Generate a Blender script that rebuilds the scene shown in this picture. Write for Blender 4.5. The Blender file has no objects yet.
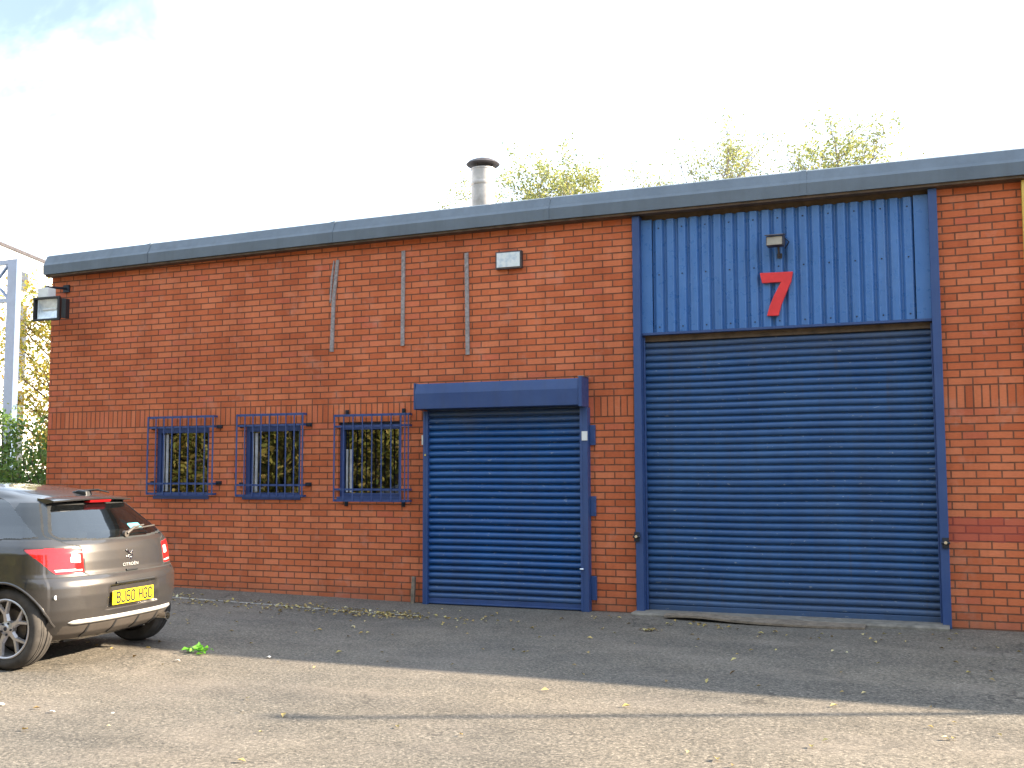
import bpy, bmesh, math, random
import numpy as np
from mathutils import Vector, Matrix
random.seed(7)
R = math.radians
sc = bpy.context.scene
COL = sc.collection

# ------------------------------------------------------------------ materials
def newmat(name):
    m = bpy.data.materials.new(name); m.use_nodes = True
    nt = m.node_tree
    return m, nt, nt.nodes, nt.links, nt.nodes['Principled BSDF']

def ramp(nt, fac, stops):
    r = nt.nodes.new('ShaderNodeValToRGB')
    while len(r.color_ramp.elements) < len(stops): r.color_ramp.elements.new(0.5)
    for e, (p, c) in zip(r.color_ramp.elements, stops):
        e.position = p; e.color = (*c, 1) if len(c) == 3 else c
    nt.links.new(fac, r.inputs[0])
    return r.outputs[0]

def noise(nt, scale, detail=4, rough=.55, vec=None, dist=0):
    n = nt.nodes.new('ShaderNodeTexNoise'); n.inputs['Scale'].default_value = scale
    n.inputs['Detail'].default_value = detail; n.inputs['Roughness'].default_value = rough
    n.inputs['Distortion'].default_value = dist
    if vec is not None: nt.links.new(vec, n.inputs['Vector'])
    return n.outputs['Fac']

def objco(nt, scale=None):
    t = nt.nodes.new('ShaderNodeTexCoord').outputs['Object']
    if scale:
        mp = nt.nodes.new('ShaderNodeMapping'); mp.inputs['Scale'].default_value = scale
        nt.links.new(t, mp.inputs[0]); return mp.outputs[0]
    return t

def mixc(nt, fac, a, b, mode='MIX'):
    m = nt.nodes.new('ShaderNodeMix'); m.data_type = 'RGBA'; m.blend_type = mode
    for s, v in ((m.inputs[0], fac), (m.inputs[6], a), (m.inputs[7], b)):
        if hasattr(v, 'is_output'): nt.links.new(v, s)
        elif isinstance(v, (int, float)): s.default_value = v
        else: s.default_value = (*v, 1)
    return m.outputs[2]

def math_(nt, op, a, b=0., c=None):
    m = nt.nodes.new('ShaderNodeMath'); m.operation = op
    for i, v in enumerate((a, b) if c is None else (a, b, c)):
        if hasattr(v, 'is_output'): nt.links.new(v, m.inputs[i])
        else: m.inputs[i].default_value = v
    return m.outputs[0]

def bump(nt, h, strength, dist, normal=None):
    b = nt.nodes.new('ShaderNodeBump'); b.inputs['Strength'].default_value = strength
    b.inputs['Distance'].default_value = dist
    nt.links.new(h, b.inputs['Height'])
    if normal is not None: nt.links.new(normal, b.inputs['Normal'])
    return b.outputs[0]

def plain(name, col, rough=.5, metal=0., var=.15, scale=6, coat=0., spec=None, bumpd=0.):
    m, nt, N, L, P = newmat(name)
    co = objco(nt)
    f = noise(nt, scale, 5, .6, co)
    dark = tuple(c * (1 - var) for c in col); lite = tuple(min(1, c * (1 + var)) for c in col)
    L.new(ramp(nt, f, [(.3, dark), (.7, lite)]), P.inputs['Base Color'])
    P.inputs['Roughness'].default_value = rough; P.inputs['Metallic'].default_value = metal
    P.inputs['Coat Weight'].default_value = coat
    if spec is not None: P.inputs['Specular IOR Level'].default_value = spec
    if bumpd: L.new(bump(nt, noise(nt, scale * 4, 3, .6, co), .5, bumpd), P.inputs['Normal'])
    return m

def worn_paint(name, col, fade, rust=(.16, .09, .05), rough=.45, chips=.70, streak=True, dirt=.35, dust=None, scuff=0.):
    """painted metal with faded, dusty patches, streaks running down and small chips"""
    m, nt, N, L, P = newmat(name)
    co = objco(nt)
    big = noise(nt, 1.6, 5, .65, co)
    c = ramp(nt, big, [(.3, col), (.72, fade)])
    st = noise(nt, 1., 4, .6, objco(nt, (9, 9, .5)))
    c = mixc(nt, math_(nt, 'MULTIPLY', ramp(nt, st, [(.45, (0, 0, 0)), (.75, (1, 1, 1))]), dirt), c, tuple(x * .55 + .03 for x in col))
    chip = noise(nt, 38, 3, .7, co)
    cm = ramp(nt, chip, [(chips, (0, 0, 0)), (chips + .02, (1, 1, 1))])
    c = mixc(nt, math_(nt, 'MULTIPLY', cm, .75), c, rust)
    if scuff:
        sf = noise(nt, 1, 3, .75, objco(nt, (11, 11, 26)))
        sm_ = ramp(nt, sf, [(.66, (0, 0, 0)), (.69, (1, 1, 1))])
        c = mixc(nt, math_(nt, 'MULTIPLY', sm_, scuff), c, (.30, .33, .36))
        rs = noise(nt, 1, 4, .6, objco(nt, (14, 14, .9)))
        c = mixc(nt, math_(nt, 'MULTIPLY', ramp(nt, rs, [(.62, (0, 0, 0)), (.74, (1, 1, 1))]), .35), c, (.09, .065, .05))
    if dust:
        zz_ = nt.nodes.new('ShaderNodeSeparateXYZ'); L.new(co, zz_.inputs[0])
        wob = math_(nt, 'ADD', zz_.outputs[2], math_(nt, 'MULTIPLY', math_(nt, 'SUBTRACT', noise(nt, 2.2, 4, .65, co), .5), .5))
        dm = nt.nodes.new('ShaderNodeMapRange'); L.new(wob, dm.inputs[0]); dm.inputs[1].default_value = dust[0]; dm.inputs[2].default_value = dust[1]
        c = mixc(nt, math_(nt, 'MULTIPLY', dm.outputs[0], .55), c, (.115, .115, .12))
        gm = nt.nodes.new('ShaderNodeMapRange'); L.new(wob, gm.inputs[0]); gm.inputs[1].default_value = .5; gm.inputs[2].default_value = -.05
        c = mixc(nt, math_(nt, 'MULTIPLY', gm.outputs[0], .45), c, (.075, .085, .10))
    L.new(c, P.inputs['Base Color'])
    rr = noise(nt, 12, 3, .6, co)
    L.new(ramp(nt, rr, [(.3, (rough - .08,) * 3), (.7, (rough + .15,) * 3)]), P.inputs['Roughness'])
    L.new(bump(nt, noise(nt, 5, 3, .5, co), .35, .004), P.inputs['Normal'])
    return m

def brick_material():
    m, nt, N, L, P = newmat('red_brick')
    tc = nt.nodes.new('ShaderNodeTexCoord').outputs['Object']
    sp = nt.nodes.new('ShaderNodeSeparateXYZ'); L.new(tc, sp.inputs[0])
    x, y, z = sp.outputs
    # a little unevenness in the laying
    wob = math_(nt, 'MULTIPLY', math_(nt, 'SUBTRACT', noise(nt, 1.3, 2, .5, tc), .5), .010)
    u = math_(nt, 'ADD', math_(nt, 'ADD', x, y), wob)
    z2 = math_(nt, 'ADD', z, math_(nt, 'MULTIPLY', math_(nt, 'SUBTRACT', noise(nt, 2.1, 2, .5, tc), .5), .006))
    uz = nt.nodes.new('ShaderNodeCombineXYZ'); L.new(u, uz.inputs[0]); L.new(z2, uz.inputs[1])
    zu = nt.nodes.new('ShaderNodeCombineXYZ'); L.new(z2, zu.inputs[0]); L.new(u, zu.inputs[1])
    def bt(vec, off):
        b = nt.nodes.new('ShaderNodeTexBrick'); L.new(vec, b.inputs['Vector'])
        b.offset = off; b.inputs['Scale'].default_value = 1
        b.inputs['Brick Width'].default_value = .225; b.inputs['Row Height'].default_value = .075
        b.inputs['Mortar Size'].default_value = .0078; b.inputs['Mortar Smooth'].default_value = .25
        b.inputs['Bias'].default_value = 0.
        b.inputs['Color1'].default_value = (0, 0, 0, 1); b.inputs['Color2'].default_value = (1, 1, 1, 1)
        b.inputs['Mortar'].default_value = (.5, .5, .5, 1)
        return b
    b1 = bt(uz.outputs[0], .5)
    mp = nt.nodes.new('ShaderNodeMapping'); mp.inputs['Location'].default_value = (-2.1 + .225 * 10, 0, 0)
    L.new(zu.outputs[0], mp.inputs[0])
    b2 = bt(mp.outputs[0], 0.)
    mask = math_(nt, 'MULTIPLY', math_(nt, 'GREATER_THAN', z, 2.1), math_(nt, 'LESS_THAN', z, 2.325))
    fac = mixc(nt, mask, b1.outputs['Fac'], b2.outputs['Fac'])
    rnd = mixc(nt, mask, b1.outputs['Color'], b2.outputs['Color'])
    brick = ramp(nt, rnd, [(0., (.58, .140, .054)), (.25, (.67, .170, .066)), (.6, (.71, .194, .080)), (.85, (.76, .228, .100)), (1., (.67, .162, .080))])
    # drag marks and speckle in the brick face
    face = noise(nt, 1, 4, .65, objco(nt, (22, 22, 90)))
    brick = mixc(nt, .55, brick, ramp(nt, face, [(.25, (.62, .62, .62)), (.75, (1, 1, 1))]), 'MULTIPLY')
    mort = ramp(nt, noise(nt, 14, 4, .6, tc), [(.3, (.15, .055, .030)), (.7, (.25, .105, .06))])
    c = mixc(nt, fac, brick, mort)
    # broad weathering: sooty toward streaks, a paler dusted band, reddish repainted patch
    w1 = noise(nt, .55, 5, .6, tc)
    c = mixc(nt, .8, c, ramp(nt, w1, [(.30, (.70, .62, .57)), (.60, (1.04, 1.04, 1.04))]), 'MULTIPLY')
    st = noise(nt, 1, 4, .65, objco(nt, (3.2, 3.2, .22)))
    c = mixc(nt, .35, c, ramp(nt, st, [(.34, (.60, .56, .55)), (.52, (1, 1, 1))]), 'MULTIPLY')
    # lime bloom, broken up
    eff = noise(nt, 2.6, 6, .7, tc)
    c = mixc(nt, math_(nt, 'MULTIPLY', ramp(nt, eff, [(.56, (0, 0, 0)), (.80, (1, 1, 1))]), .42), c, (.56, .33, .25))
    # painted-over patch by the loading door
    zp = math_(nt, 'ADD', z, math_(nt, 'MULTIPLY', math_(nt, 'SUBTRACT', noise(nt, 9, 3, .6, tc), .5), .10))
    pm = math_(nt, 'MULTIPLY', math_(nt, 'MULTIPLY', math_(nt, 'GREATER_THAN', zp, .82), math_(nt, 'LESS_THAN', zp, 1.05)),
               math_(nt, 'MULTIPLY', math_(nt, 'GREATER_THAN', x, 3.1), math_(nt, 'LESS_THAN', x, 3.86)))
    c = mixc(nt, math_(nt, 'MULTIPLY', pm, .5), c, (.42, .065, .055))
    # splash dirt along the foot
    foot = nt.nodes.new('ShaderNodeMapRange'); L.new(z, foot.inputs[0])
    foot.inputs[1].default_value = .0; foot.inputs[2].default_value = .22; foot.inputs[3].default_value = .6; foot.inputs[4].default_value = 0.
    fm = math_(nt, 'MULTIPLY', foot.outputs[0], noise(nt, 4, 4, .7, tc))
    c = mixc(nt, fm, c, (.10, .09, .07))
    L.new(c, P.inputs['Base Color'])
    P.inputs['Roughness'].default_value = .85; P.inputs['Specular IOR Level'].default_value = .3
    h = math_(nt, 'SUBTRACT', math_(nt, 'MULTIPLY', noise(nt, 60, 4, .6, tc), .25), fac)
    h2 = math_(nt, 'ADD', h, math_(nt, 'MULTIPLY', rnd, .12))
    L.new(bump(nt, h2, .9, .006), P.inputs['Normal'])
    return m

def asphalt_material():
    m, nt, N, L, P = newmat('worn_asphalt')
    tc = objco(nt)
    g1 = noise(nt, 42, 3, .7, tc); g2 = noise(nt, 120, 2, .6, tc)
    v = nt.nodes.new('ShaderNodeTexVoronoi'); v.inputs['Scale'].default_value = 75; L.new(tc, v.inputs['Vector'])
    stone = nt.nodes.new('ShaderNodeSeparateColor'); L.new(v.outputs['Color'], stone.inputs[0])
    s = math_(nt, 'ADD', math_(nt, 'MULTIPLY', g1, .55), math_(nt, 'ADD', math_(nt, 'MULTIPLY', g2, .25), math_(nt, 'MULTIPLY', stone.outputs[0], .20)))
    base = ramp(nt, s, [(.30, (.044, .041, .037)), (.45, (.120, .107, .090)), (.56, (.172, .150, .124)), (.70, (.33, .286, .232))])
    big = noise(nt, .45, 6, .6, tc)
    base = mixc(nt, .9, base, ramp(nt, big, [(.30, (.78, .80, .84)), (.6, (1.06, 1.03, 1.0))]), 'MULTIPLY')
    mid = noise(nt, 2.4, 5, .65, tc, .6)
    base = mixc(nt, .75, base, ramp(nt, mid, [(.28, (.74, .74, .74)), (.60, (1.05, 1.05, 1.05))]), 'MULTIPLY')
    # pinkish, dusty drift
    d = noise(nt, 1.1, 4, .6, objco(nt, (.6, 1.6, 1)))
    base = mixc(nt, math_(nt, 'MULTIPLY', ramp(nt, d, [(.5, (0, 0, 0)), (.75, (1, 1, 1))]), .35), base, (.26, .215, .18))
    # oil and damp marks
    oil = noise(nt, 1.7, 3, .5, objco(nt, (1, 1.3, 1)), 1.2)
    base = mixc(nt, math_(nt, 'MULTIPLY', ramp(nt, oil, [(.66, (0, 0, 0)), (.72, (1, 1, 1))]), .30), base, (.05, .048, .045))
    vc = nt.nodes.new('ShaderNodeTexVoronoi'); vc.feature = 'DISTANCE_TO_EDGE'; vc.inputs['Scale'].default_value = .42
    wv = nt.nodes.new('ShaderNodeVectorMath'); wv.operation = 'ADD'
    nz = nt.nodes.new('ShaderNodeTexNoise'); nz.inputs['Scale'].default_value = 2.; nz.inputs['Detail'].default_value = 6; L.new(tc, nz.inputs['Vector'])
    sc_ = nt.nodes.new('ShaderNodeVectorMath'); sc_.operation = 'SCALE'; sc_.inputs[3].default_value = .9; L.new(nz.outputs['Color'], sc_.inputs[0])
    L.new(tc, wv.inputs[0]); L.new(sc_.outputs[0], wv.inputs[1]); L.new(wv.outputs[0], vc.inputs['Vector'])
    crk = math_(nt, 'MULTIPLY', math_(nt, 'LESS_THAN', vc.outputs['Distance'], .0038), ramp(nt, noise(nt, .7, 2, .5, tc), [(.50, (0, 0, 0)), (.56, (1, 1, 1))]))
    base = mixc(nt, math_(nt, 'MULTIPLY', crk, .6), base, (.045, .04, .036))
    lane = noise(nt, 1, 3, .5, objco(nt, (.22, 1.5, 1)))
    base = mixc(nt, .5, base, ramp(nt, lane, [(.35, (.80, .80, .82)), (.55, (1.04, 1.03, 1.02))]), 'MULTIPLY')
    L.new(base, P.inputs['Base Color'])
    P.inputs['Roughness'].default_value = .9; P.inputs['Specular IOR Level'].default_value = .25
    L.new(bump(nt, s, .55, .012), P.inputs['Normal'])
    return m

def leaf_material(name, cols, trans=.45):
    m, nt, N, L, P = newmat(name)
    g = nt.nodes.new('ShaderNodeNewGeometry')
    c = ramp(nt, g.outputs['Random Per Island'], [(i / max(1, len(cols) - 1), k) for i, k in enumerate(cols)])
    L.new(c, P.inputs['Base Color']); P.inputs['Roughness'].default_value = .55
    P.inputs['Specular IOR Level'].default_value = .3
    t = nt.nodes.new('ShaderNodeBsdfTranslucent'); L.new(c, t.inputs[0])
    mx = nt.nodes.new('ShaderNodeMixShader'); mx.inputs[0].default_value = trans
    L.new(P.outputs[0], mx.inputs[1]); L.new(t.outputs[0], mx.inputs[2])
    L.new(mx.outputs[0], nt.nodes['Material Output'].inputs[0])
    return m

def glass_material(name, tint, opacity, ior=1.6, rough=.01, body=(.01, .012, .012)):
    """thin glass: tinted see-through, a little dark body and a fresnel mirror"""
    m, nt, N, L, P = newmat(name)
    tr = nt.nodes.new('ShaderNodeBsdfTransparent'); tr.inputs[0].default_value = (*tint, 1)
    P.inputs['Base Color'].default_value = (*body, 1); P.inputs['Roughness'].default_value = .4
    P.inputs['Specular IOR Level'].default_value = 0
    m1 = nt.nodes.new('ShaderNodeMixShader'); m1.inputs[0].default_value = opacity
    L.new(tr.outputs[0], m1.inputs[1]); L.new(P.outputs[0], m1.inputs[2])
    gl = nt.nodes.new('ShaderNodeBsdfGlossy'); gl.inputs['Roughness'].default_value = rough
    fr = nt.nodes.new('ShaderNodeFresnel'); fr.inputs[0].default_value = ior
    bn = bump(nt, noise(nt, 2.2, 2, .5, objco(nt)), .12, .01); L.new(bn, gl.inputs['Normal'])
    m2 = nt.nodes.new('ShaderNodeMixShader'); L.new(fr.outputs[0], m2.inputs[0])
    L.new(m1.outputs[0], m2.inputs[1]); L.new(gl.outputs[0], m2.inputs[2])
    L.new(m2.outputs[0], nt.nodes['Material Output'].inputs[0])
    return m

M = {}
M['brick'] = brick_material()
M['asphalt'] = asphalt_material()
M['blue'] = worn_paint('blue_paint', (.022, .056, .180), (.042, .084, .220), chips=.74)
M['blue_grille'] = worn_paint('dull_blue_grille_paint', (.026, .055, .185), (.045, .08, .22), chips=.70)
M['blue_dark'] = worn_paint('blue_curtain_paint', (.006, .062, .215), (.016, .088, .26), rough=.36, chips=.73, dirt=.5, dust=(1.95, 2.3), scuff=.45)
M['blue_dull'] = worn_paint('dusty_blue_curtain_paint', (.012, .062, .185), (.032, .096, .23), rough=.40, chips=.70, dirt=.6, dust=(2.6, 3.1), scuff=.6)
M['blue_clad'] = worn_paint('blue_cladding_paint', (.045, .145, .38), (.085, .20, .45), rough=.30, chips=.81, dirt=.45)
M['yellow'] = worn_paint('yellow_paint', (.62, .40, .06), (.70, .50, .12), chips=.75)
M['fascia'] = worn_paint('grey_fascia_paint', (.105, .13, .16), (.14, .17, .205), rough=.5, chips=.80, dirt=.4)
M['roof'] = plain('roof_sheet', (.16, .17, .18), .6)
M['soffit'] = plain('soffit_timber', (.10, .065, .04), .8, var=.4, scale=9)
M['dark'] = plain('dark_void', (.02, .018, .016), .8)
M['timber'] = plain('grey_timber', (.30, .26, .25), .85, var=.35, scale=30, bumpd=.003)
M['zinc'] = plain('galvanised_steel', (.42, .42, .41), .38, .85, var=.25, scale=14)
M['fluecap'] = plain('dull_flue_metal', (.10, .085, .085), .55, .6, var=.4, scale=14)
M['white'] = plain('off_white_plastic', (.72, .72, .70), .5, var=.08)
M['signface'] = None
M['black'] = plain('black_plastic', (.018, .018, .02), .45)
M['iron'] = plain('dark_iron', (.03, .035, .05), .5, .4, var=.4, scale=20)
M['concrete'] = plain('concrete', (.20, .175, .145), .9, var=.35, scale=11, bumpd=.006)
M['board'] = plain('weathered_board', (.20, .155, .115), .9, var=.4, scale=16, bumpd=.004)
M['red'] = plain('red_sign_paint', (.72, .036, .042), .4, var=.12, scale=8)
M['lens'] = plain('lamp_lens', (.75, .72, .62), .25, var=.1)
M['pale_strip'] = plain('greyish_white_strip', (.42, .42, .44), .5, var=.25, scale=9)  # greyish white of the strips added before the panes
M['oldlens'] = plain('yellowed_lens', (.36, .31, .24), .3, var=.2)
M['fluepipe'] = plain('weathered_flue_pipe', (.46, .41, .37), .45, .55, var=.35, scale=5)
M['reflector'] = plain('lamp_reflector', (.75, .78, .80), .12, .95, var=.15, scale=14)
M['lampmirror'] = plain('satin_reflector', (.72, .78, .84), .35, .25, var=.3, scale=7)
M['render'] = plain('white_render', (.80, .80, .80), .8, var=.05, scale=2)
M['bluesteel'] = plain('pale_blue_steel', (.12, .18, .30), .5, var=.1)
M['farwin'] = plain('grey_window', (.05, .052, .06), .25, var=.2)
M['bark'] = plain('bark', (.12, .09, .07), .9, var=.4, scale=25, bumpd=.01)
M['palebark'] = plain('pale_bark', (.22, .19, .17), .9, var=.4, scale=25)
M['leaf_yellow'] = leaf_material('autumn_yellow_leaves', [(.34, .31, .06), (.42, .34, .05), (.24, .28, .06), (.46, .32, .07), (.17, .23, .05), (.40, .22, .05)])
M['leaf_sparse'] = leaf_material('thin_autumn_leaves', [(.30, .33, .12), (.42, .40, .12), (.24, .30, .12), (.44, .38, .12)])
M['leaf_green'] = leaf_material('green_bush_leaves', [(.08, .16, .03), (.12, .22, .04), (.17, .27, .06), (.05, .11, .03), (.24, .29, .07)], .35)
M['leaf_dark'] = leaf_material('mixed_yard_leaves', [(.14, .20, .05), (.22, .27, .06), (.38, .35, .08), (.17, .22, .05), (.48, .37, .08)], .35)
M['leaf_hedge'] = leaf_material('hedge_leaves', [(.13, .17, .05), (.26, .28, .07), (.42, .36, .10), (.18, .22, .05), (.34, .24, .09), (.48, .40, .14)], .35)
M['litter_leaf'] = leaf_material('fallen_leaves', [(.46, .36, .10), (.30, .20, .08), (.58, .48, .18), (.18, .11, .05), (.50, .34, .10), (.62, .56, .34)], .1)
M['sprig'] = leaf_material('fresh_green_leaf', [(.10, .30, .02), (.15, .42, .04)], .3)
M['paper'] = plain('scrap_paper', (.70, .66, .60), .8, var=.1, scale=30)
M['line'] = None
M['glass'] = glass_material('window_glass', (.75, .78, .72), .15, 2.3)
M['carglass'] = glass_material('dark_car_glass', (.42, .46, .46), .30, 2.2, body=(.012, .014, .016))
M['glossblack'] = plain('gloss_black_trim', (.012, .013, .014), .08, coat=.5)
M['silver'] = plain('silver_trim', (.62, .60, .58), .3, .3, var=.05)
M['rubber'] = plain('rubber', (.020, .020, .020), .75, var=.3, scale=18)
M['tyre'] = plain('dusty_tyre_rubber', (.050, .043, .038), .85, var=.5, scale=9)
M['alloy'] = plain('alloy_wheel', (.50, .47, .47), .35, .75, var=.12, scale=10)
M['chrome'] = plain('chrome', (.75, .74, .72), .16, 1., var=.04)
M['brakedisc'] = plain('brake_metal', (.10, .085, .075), .5, .7, var=.4)
M['interior'] = plain('car_interior', (.035, .034, .034), .85)
M['plate'] = plain('yellow_plate', (.66, .50, .015), .35, var=.04)
M['platetext'] = plain('black_lettering', (.01, .01, .01), .5)
M['cyan'] = plain('cyan_sticker', (.12, .55, .65), .5, var=.05)
M['darkplastic'] = plain('grey_bumper_plastic', (.07, .058, .050), .55)

def make_signface():
    m, nt, N, L, P = newmat('faded_sign_face')
    co = objco(nt)
    c = ramp(nt, noise(nt, 14, 3, .6, co), [(.35, (.50, .58, .64)), (.55, (.74, .76, .76)), (.7, (.66, .72, .70))])
    L.new(c, P.inputs['Base Color']); P.inputs['Roughness'].default_value = .4
    return m
M['signface'] = make_signface()

def make_line():
    m, nt, N, L, P = newmat('worn_white_line_paint')
    co = objco(nt)
    c = ramp(nt, noise(nt, 30, 4, .7, co), [(.40, (.13, .12, .11)), (.52, (.42, .40, .36))])
    L.new(c, P.inputs['Base Color']); P.inputs['Roughness'].default_value = .9
    return m
M['line'] = make_line()

def car_paint():
    m, nt, N, L, P = newmat('dark_grey_car_paint')
    co = objco(nt)
    fl = noise(nt, 900, 1, .5, co)
    dust = ramp(nt, noise(nt, 3, 5, .65, co), [(.4, (0, 0, 0)), (.8, (1, 1, 1))])
    c = ramp(nt, fl, [(.3, (.040, .037, .037)), (.7, (.066, .060, .059))])
    c = mixc(nt, math_(nt, 'MULTIPLY', dust, .30), c, (.11, .09, .075))
    L.new(c, P.inputs['Base Color'])
    P.inputs['Metallic'].default_value = .5; P.inputs['Roughness'].default_value = .36
    P.inputs['Coat Weight'].default_value = 1.; P.inputs['Coat Roughness'].default_value = .05
    return m
M['paint'] = car_paint()

def tail_lens(name, col, em=0):
    m, nt, N, L, P = newmat(name)
    co = objco(nt, (1, 1, 1))
    w = nt.nodes.new('ShaderNodeTexWave'); w.inputs['Scale'].default_value = 30; w.bands_direction = 'Z'
    L.new(co, w.inputs[0])
    L.new(ramp(nt, w.outputs[1], [(0, tuple(c * .75 for c in col)), (1, col)]), P.inputs['Base Color'])
    P.inputs['Roughness'].default_value = .12; P.inputs['Coat Weight'].default_value = 1
    return m
M['redlens'] = tail_lens('red_lens', (.50, .014, .016))
M['clearlens'] = tail_lens('clear_lens', (.72, .66, .64))

# ------------------------------------------------------------------ mesh building
class MB:
    def __init__(s): s.v = []; s.f = []; s.m = []
    def add(s, vs, fs, mi=0):
        b = len(s.v); s.v += [tuple(v) for v in vs]
        s.f += [tuple(i + b for i in f) for f in fs]; s.m += [mi] * len(fs); return s
    def box(s, x0, x1, y0, y1, z0, z1, mi=0):
        if x1 < x0: x0, x1 = x1, x0
        if y1 < y0: y0, y1 = y1, y0
        if z1 < z0: z0, z1 = z1, z0
        return s.add([(x0, y0, z0), (x1, y0, z0), (x1, y1, z0), (x0, y1, z0), (x0, y0, z1), (x1, y0, z1), (x1, y1, z1), (x0, y1, z1)],
                     [(0, 3, 2, 1), (4, 5, 6, 7), (0, 1, 5, 4), (1, 2, 6, 5), (2, 3, 7, 6), (3, 0, 4, 7)], mi)
    def prism(s, poly, axis, a, b, mi=0):
        """poly: 2-D outline, extruded along an axis from a to b; other axes in xyz order"""
        n = len(poly)
        def P(p, t):
            q = list(p); q.insert(axis, t); return q
        vs = [P(p, a) for p in poly] + [P(p, b) for p in poly]
        fs = [tuple(range(n))[::-1], tuple(range(n, 2 * n))] + [(i, (i + 1) % n, n + (i + 1) % n, n + i) for i in range(n)]
        return s.add(vs, fs, mi)
    def tube(s, pts, rad, n=8, mi=0, cap=True):
        pts = [Vector(p) for p in pts]
        if not hasattr(rad, '__len__'): rad = [rad] * len(pts)
        vs = []; prev = None
        for i, p in enumerate(pts):
            t = (pts[min(i + 1, len(pts) - 1)] - pts[max(i - 1, 0)]).normalized()
            a = Vector((0, 0, 1)) if abs(t.z) < .9 else Vector((1, 0, 0))
            if prev is not None and (prev - prev.dot(t) * t).length > .1: a = prev
            e1 = (a - a.dot(t) * t).normalized(); e2 = t.cross(e1); prev = e1
            for k in range(n):
                q = 2 * math.pi * k / n
                vs.append(p + rad[i] * (math.cos(q) * e1 + math.sin(q) * e2))
        fs = [(i * n + k, i * n + (k + 1) % n, (i + 1) * n + (k + 1) % n, (i + 1) * n + k) for i in range(len(pts) - 1) for k in range(n)]
        if cap: fs += [tuple(range(n))[::-1], tuple(range((len(pts) - 1) * n, len(pts) * n))]
        return s.add(vs, fs, mi)
    def lathe(s, prof, c=(0, 0, 0), axis=2, n=32, mi=0):
        """prof: (radius, height) pairs turned about an axis through c"""
        vs = []
        for r, h in prof:
            for k in range(n):
                q = 2 * math.pi * k / n; p = [r * math.cos(q), r * math.sin(q)]
                p.insert(axis, h); vs.append((p[0] + c[0], p[1] + c[1], p[2] + c[2]))
        fs = [(i * n + k, i * n + (k + 1) % n, (i + 1) * n + (k + 1) % n, (i + 1) * n + k) for i in range(len(prof) - 1) for k in range(n)]
        return s.add(vs, fs, mi)
    def build(s, name, mats, parent=None, smooth=False, bevel=0., label=None, fix=True):
        me = bpy.data.meshes.new(name)
        off = Vector(parent.get('_w', (0, 0, 0))) if parent is not None else Vector((0, 0, 0))
        me.from_pydata([(v[0] - off.x, v[1] - off.y, v[2] - off.z) for v in s.v], [], s.f)
        if not isinstance(mats, (list, tuple)): mats = [mats]
        for m in mats: me.materials.append(m)
        me.polygons.foreach_set('material_index', s.m)
        if fix:
            bm = bmesh.new(); bm.from_mesh(me); bmesh.ops.recalc_face_normals(bm, faces=bm.faces); bm.to_mesh(me); bm.free()
        if smooth: me.polygons.foreach_set('use_smooth', [True] * len(me.polygons))
        me.update()
        o = bpy.data.objects.new(name, me); COL.objects.link(o)
        if parent is not None:
            o.parent = parent
            if '_w' in parent.keys(): o['_w'] = tuple(off)
        if smooth and smooth != 'all':
            try: me.set_sharp_from_angle(angle=R(35))
            except Exception: pass
        if bevel:
            md = o.modifiers.new('Bevel', 'BEVEL'); md.width = bevel; md.segments = 2; md.limit_method = 'ANGLE'
        if label: o['label'] = label
        return o

def tag(o, label=None, cat=None, group=None, kind=None):
    if label: o['label'] = label
    if cat: o['category'] = cat
    if group: o['group'] = group
    if kind: o['kind'] = kind
    return o
def empty(name, loc, label=None, cat=None, group=None, rz=0.):
    o = bpy.data.objects.new(name, None); COL.objects.link(o)
    o.location = loc; o.rotation_euler = (0, 0, rz); o.empty_display_size = .3
    if rz == 0.: o['_w'] = tuple(loc)
    return tag(o, label, cat, group)
def own(o, loc):
    """put a single mesh's origin at its base point"""
    l = Vector(loc); o.data.transform(Matrix.Translation(-l)); o.location = l; return o

def gz(x):      # the yard falls very gently to the right
    return float(np.interp(x, [-14, -6.2, -4, -2.5, 0, 10], [.09, .055, .025, .0, .0, -.02]))

# ------------------------------------------------------------------ ground
g = MB()
xs = [-500, -14, -6.2, -4, -2.5, 0, 10, 500]; ys = [-500, -40, 0, 40, 900]; nx_ = len(xs)
vs = [(x, y, gz(x)) for y in ys for x in xs]
g.add(vs, [(j * nx_ + i, j * nx_ + i + 1, (j + 1) * nx_ + i + 1, (j + 1) * nx_ + i) for j in range(4) for i in range(nx_ - 1)])
tag(g.build('ground', M['asphalt']), 'worn grey asphalt yard, dusty and sunlit in front of the unit', 'ground', kind='structure')

g = MB()
def strip(pts, w, dz):
    for (x0, y0), (x1, y1) in zip(pts[:-1], pts[1:]):
        d = Vector((x1 - x0, y1 - y0)).normalized(); n = Vector((-d.y, d.x)) * w / 2
        g.add([(x0 - n.x, y0 - n.y, gz(x0) + dz), (x1 - n.x, y1 - n.y, gz(x1) + dz), (x1 + n.x, y1 + n.y, gz(x1) + dz), (x0 + n.x, y0 + n.y, gz(x0) + dz)], [(0, 1, 2, 3)])
strip([(-9.2, -.66), (-6.2, -.82), (-5.2, -.88), (-4., -.94), (-2.5, -1.02), (-2.0, -1.05)], .055, .004)
tag(g.build('painted_line', M['line']), 'thin worn white line on the asphalt parallel to the wall', 'road marking', kind='structure')

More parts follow.
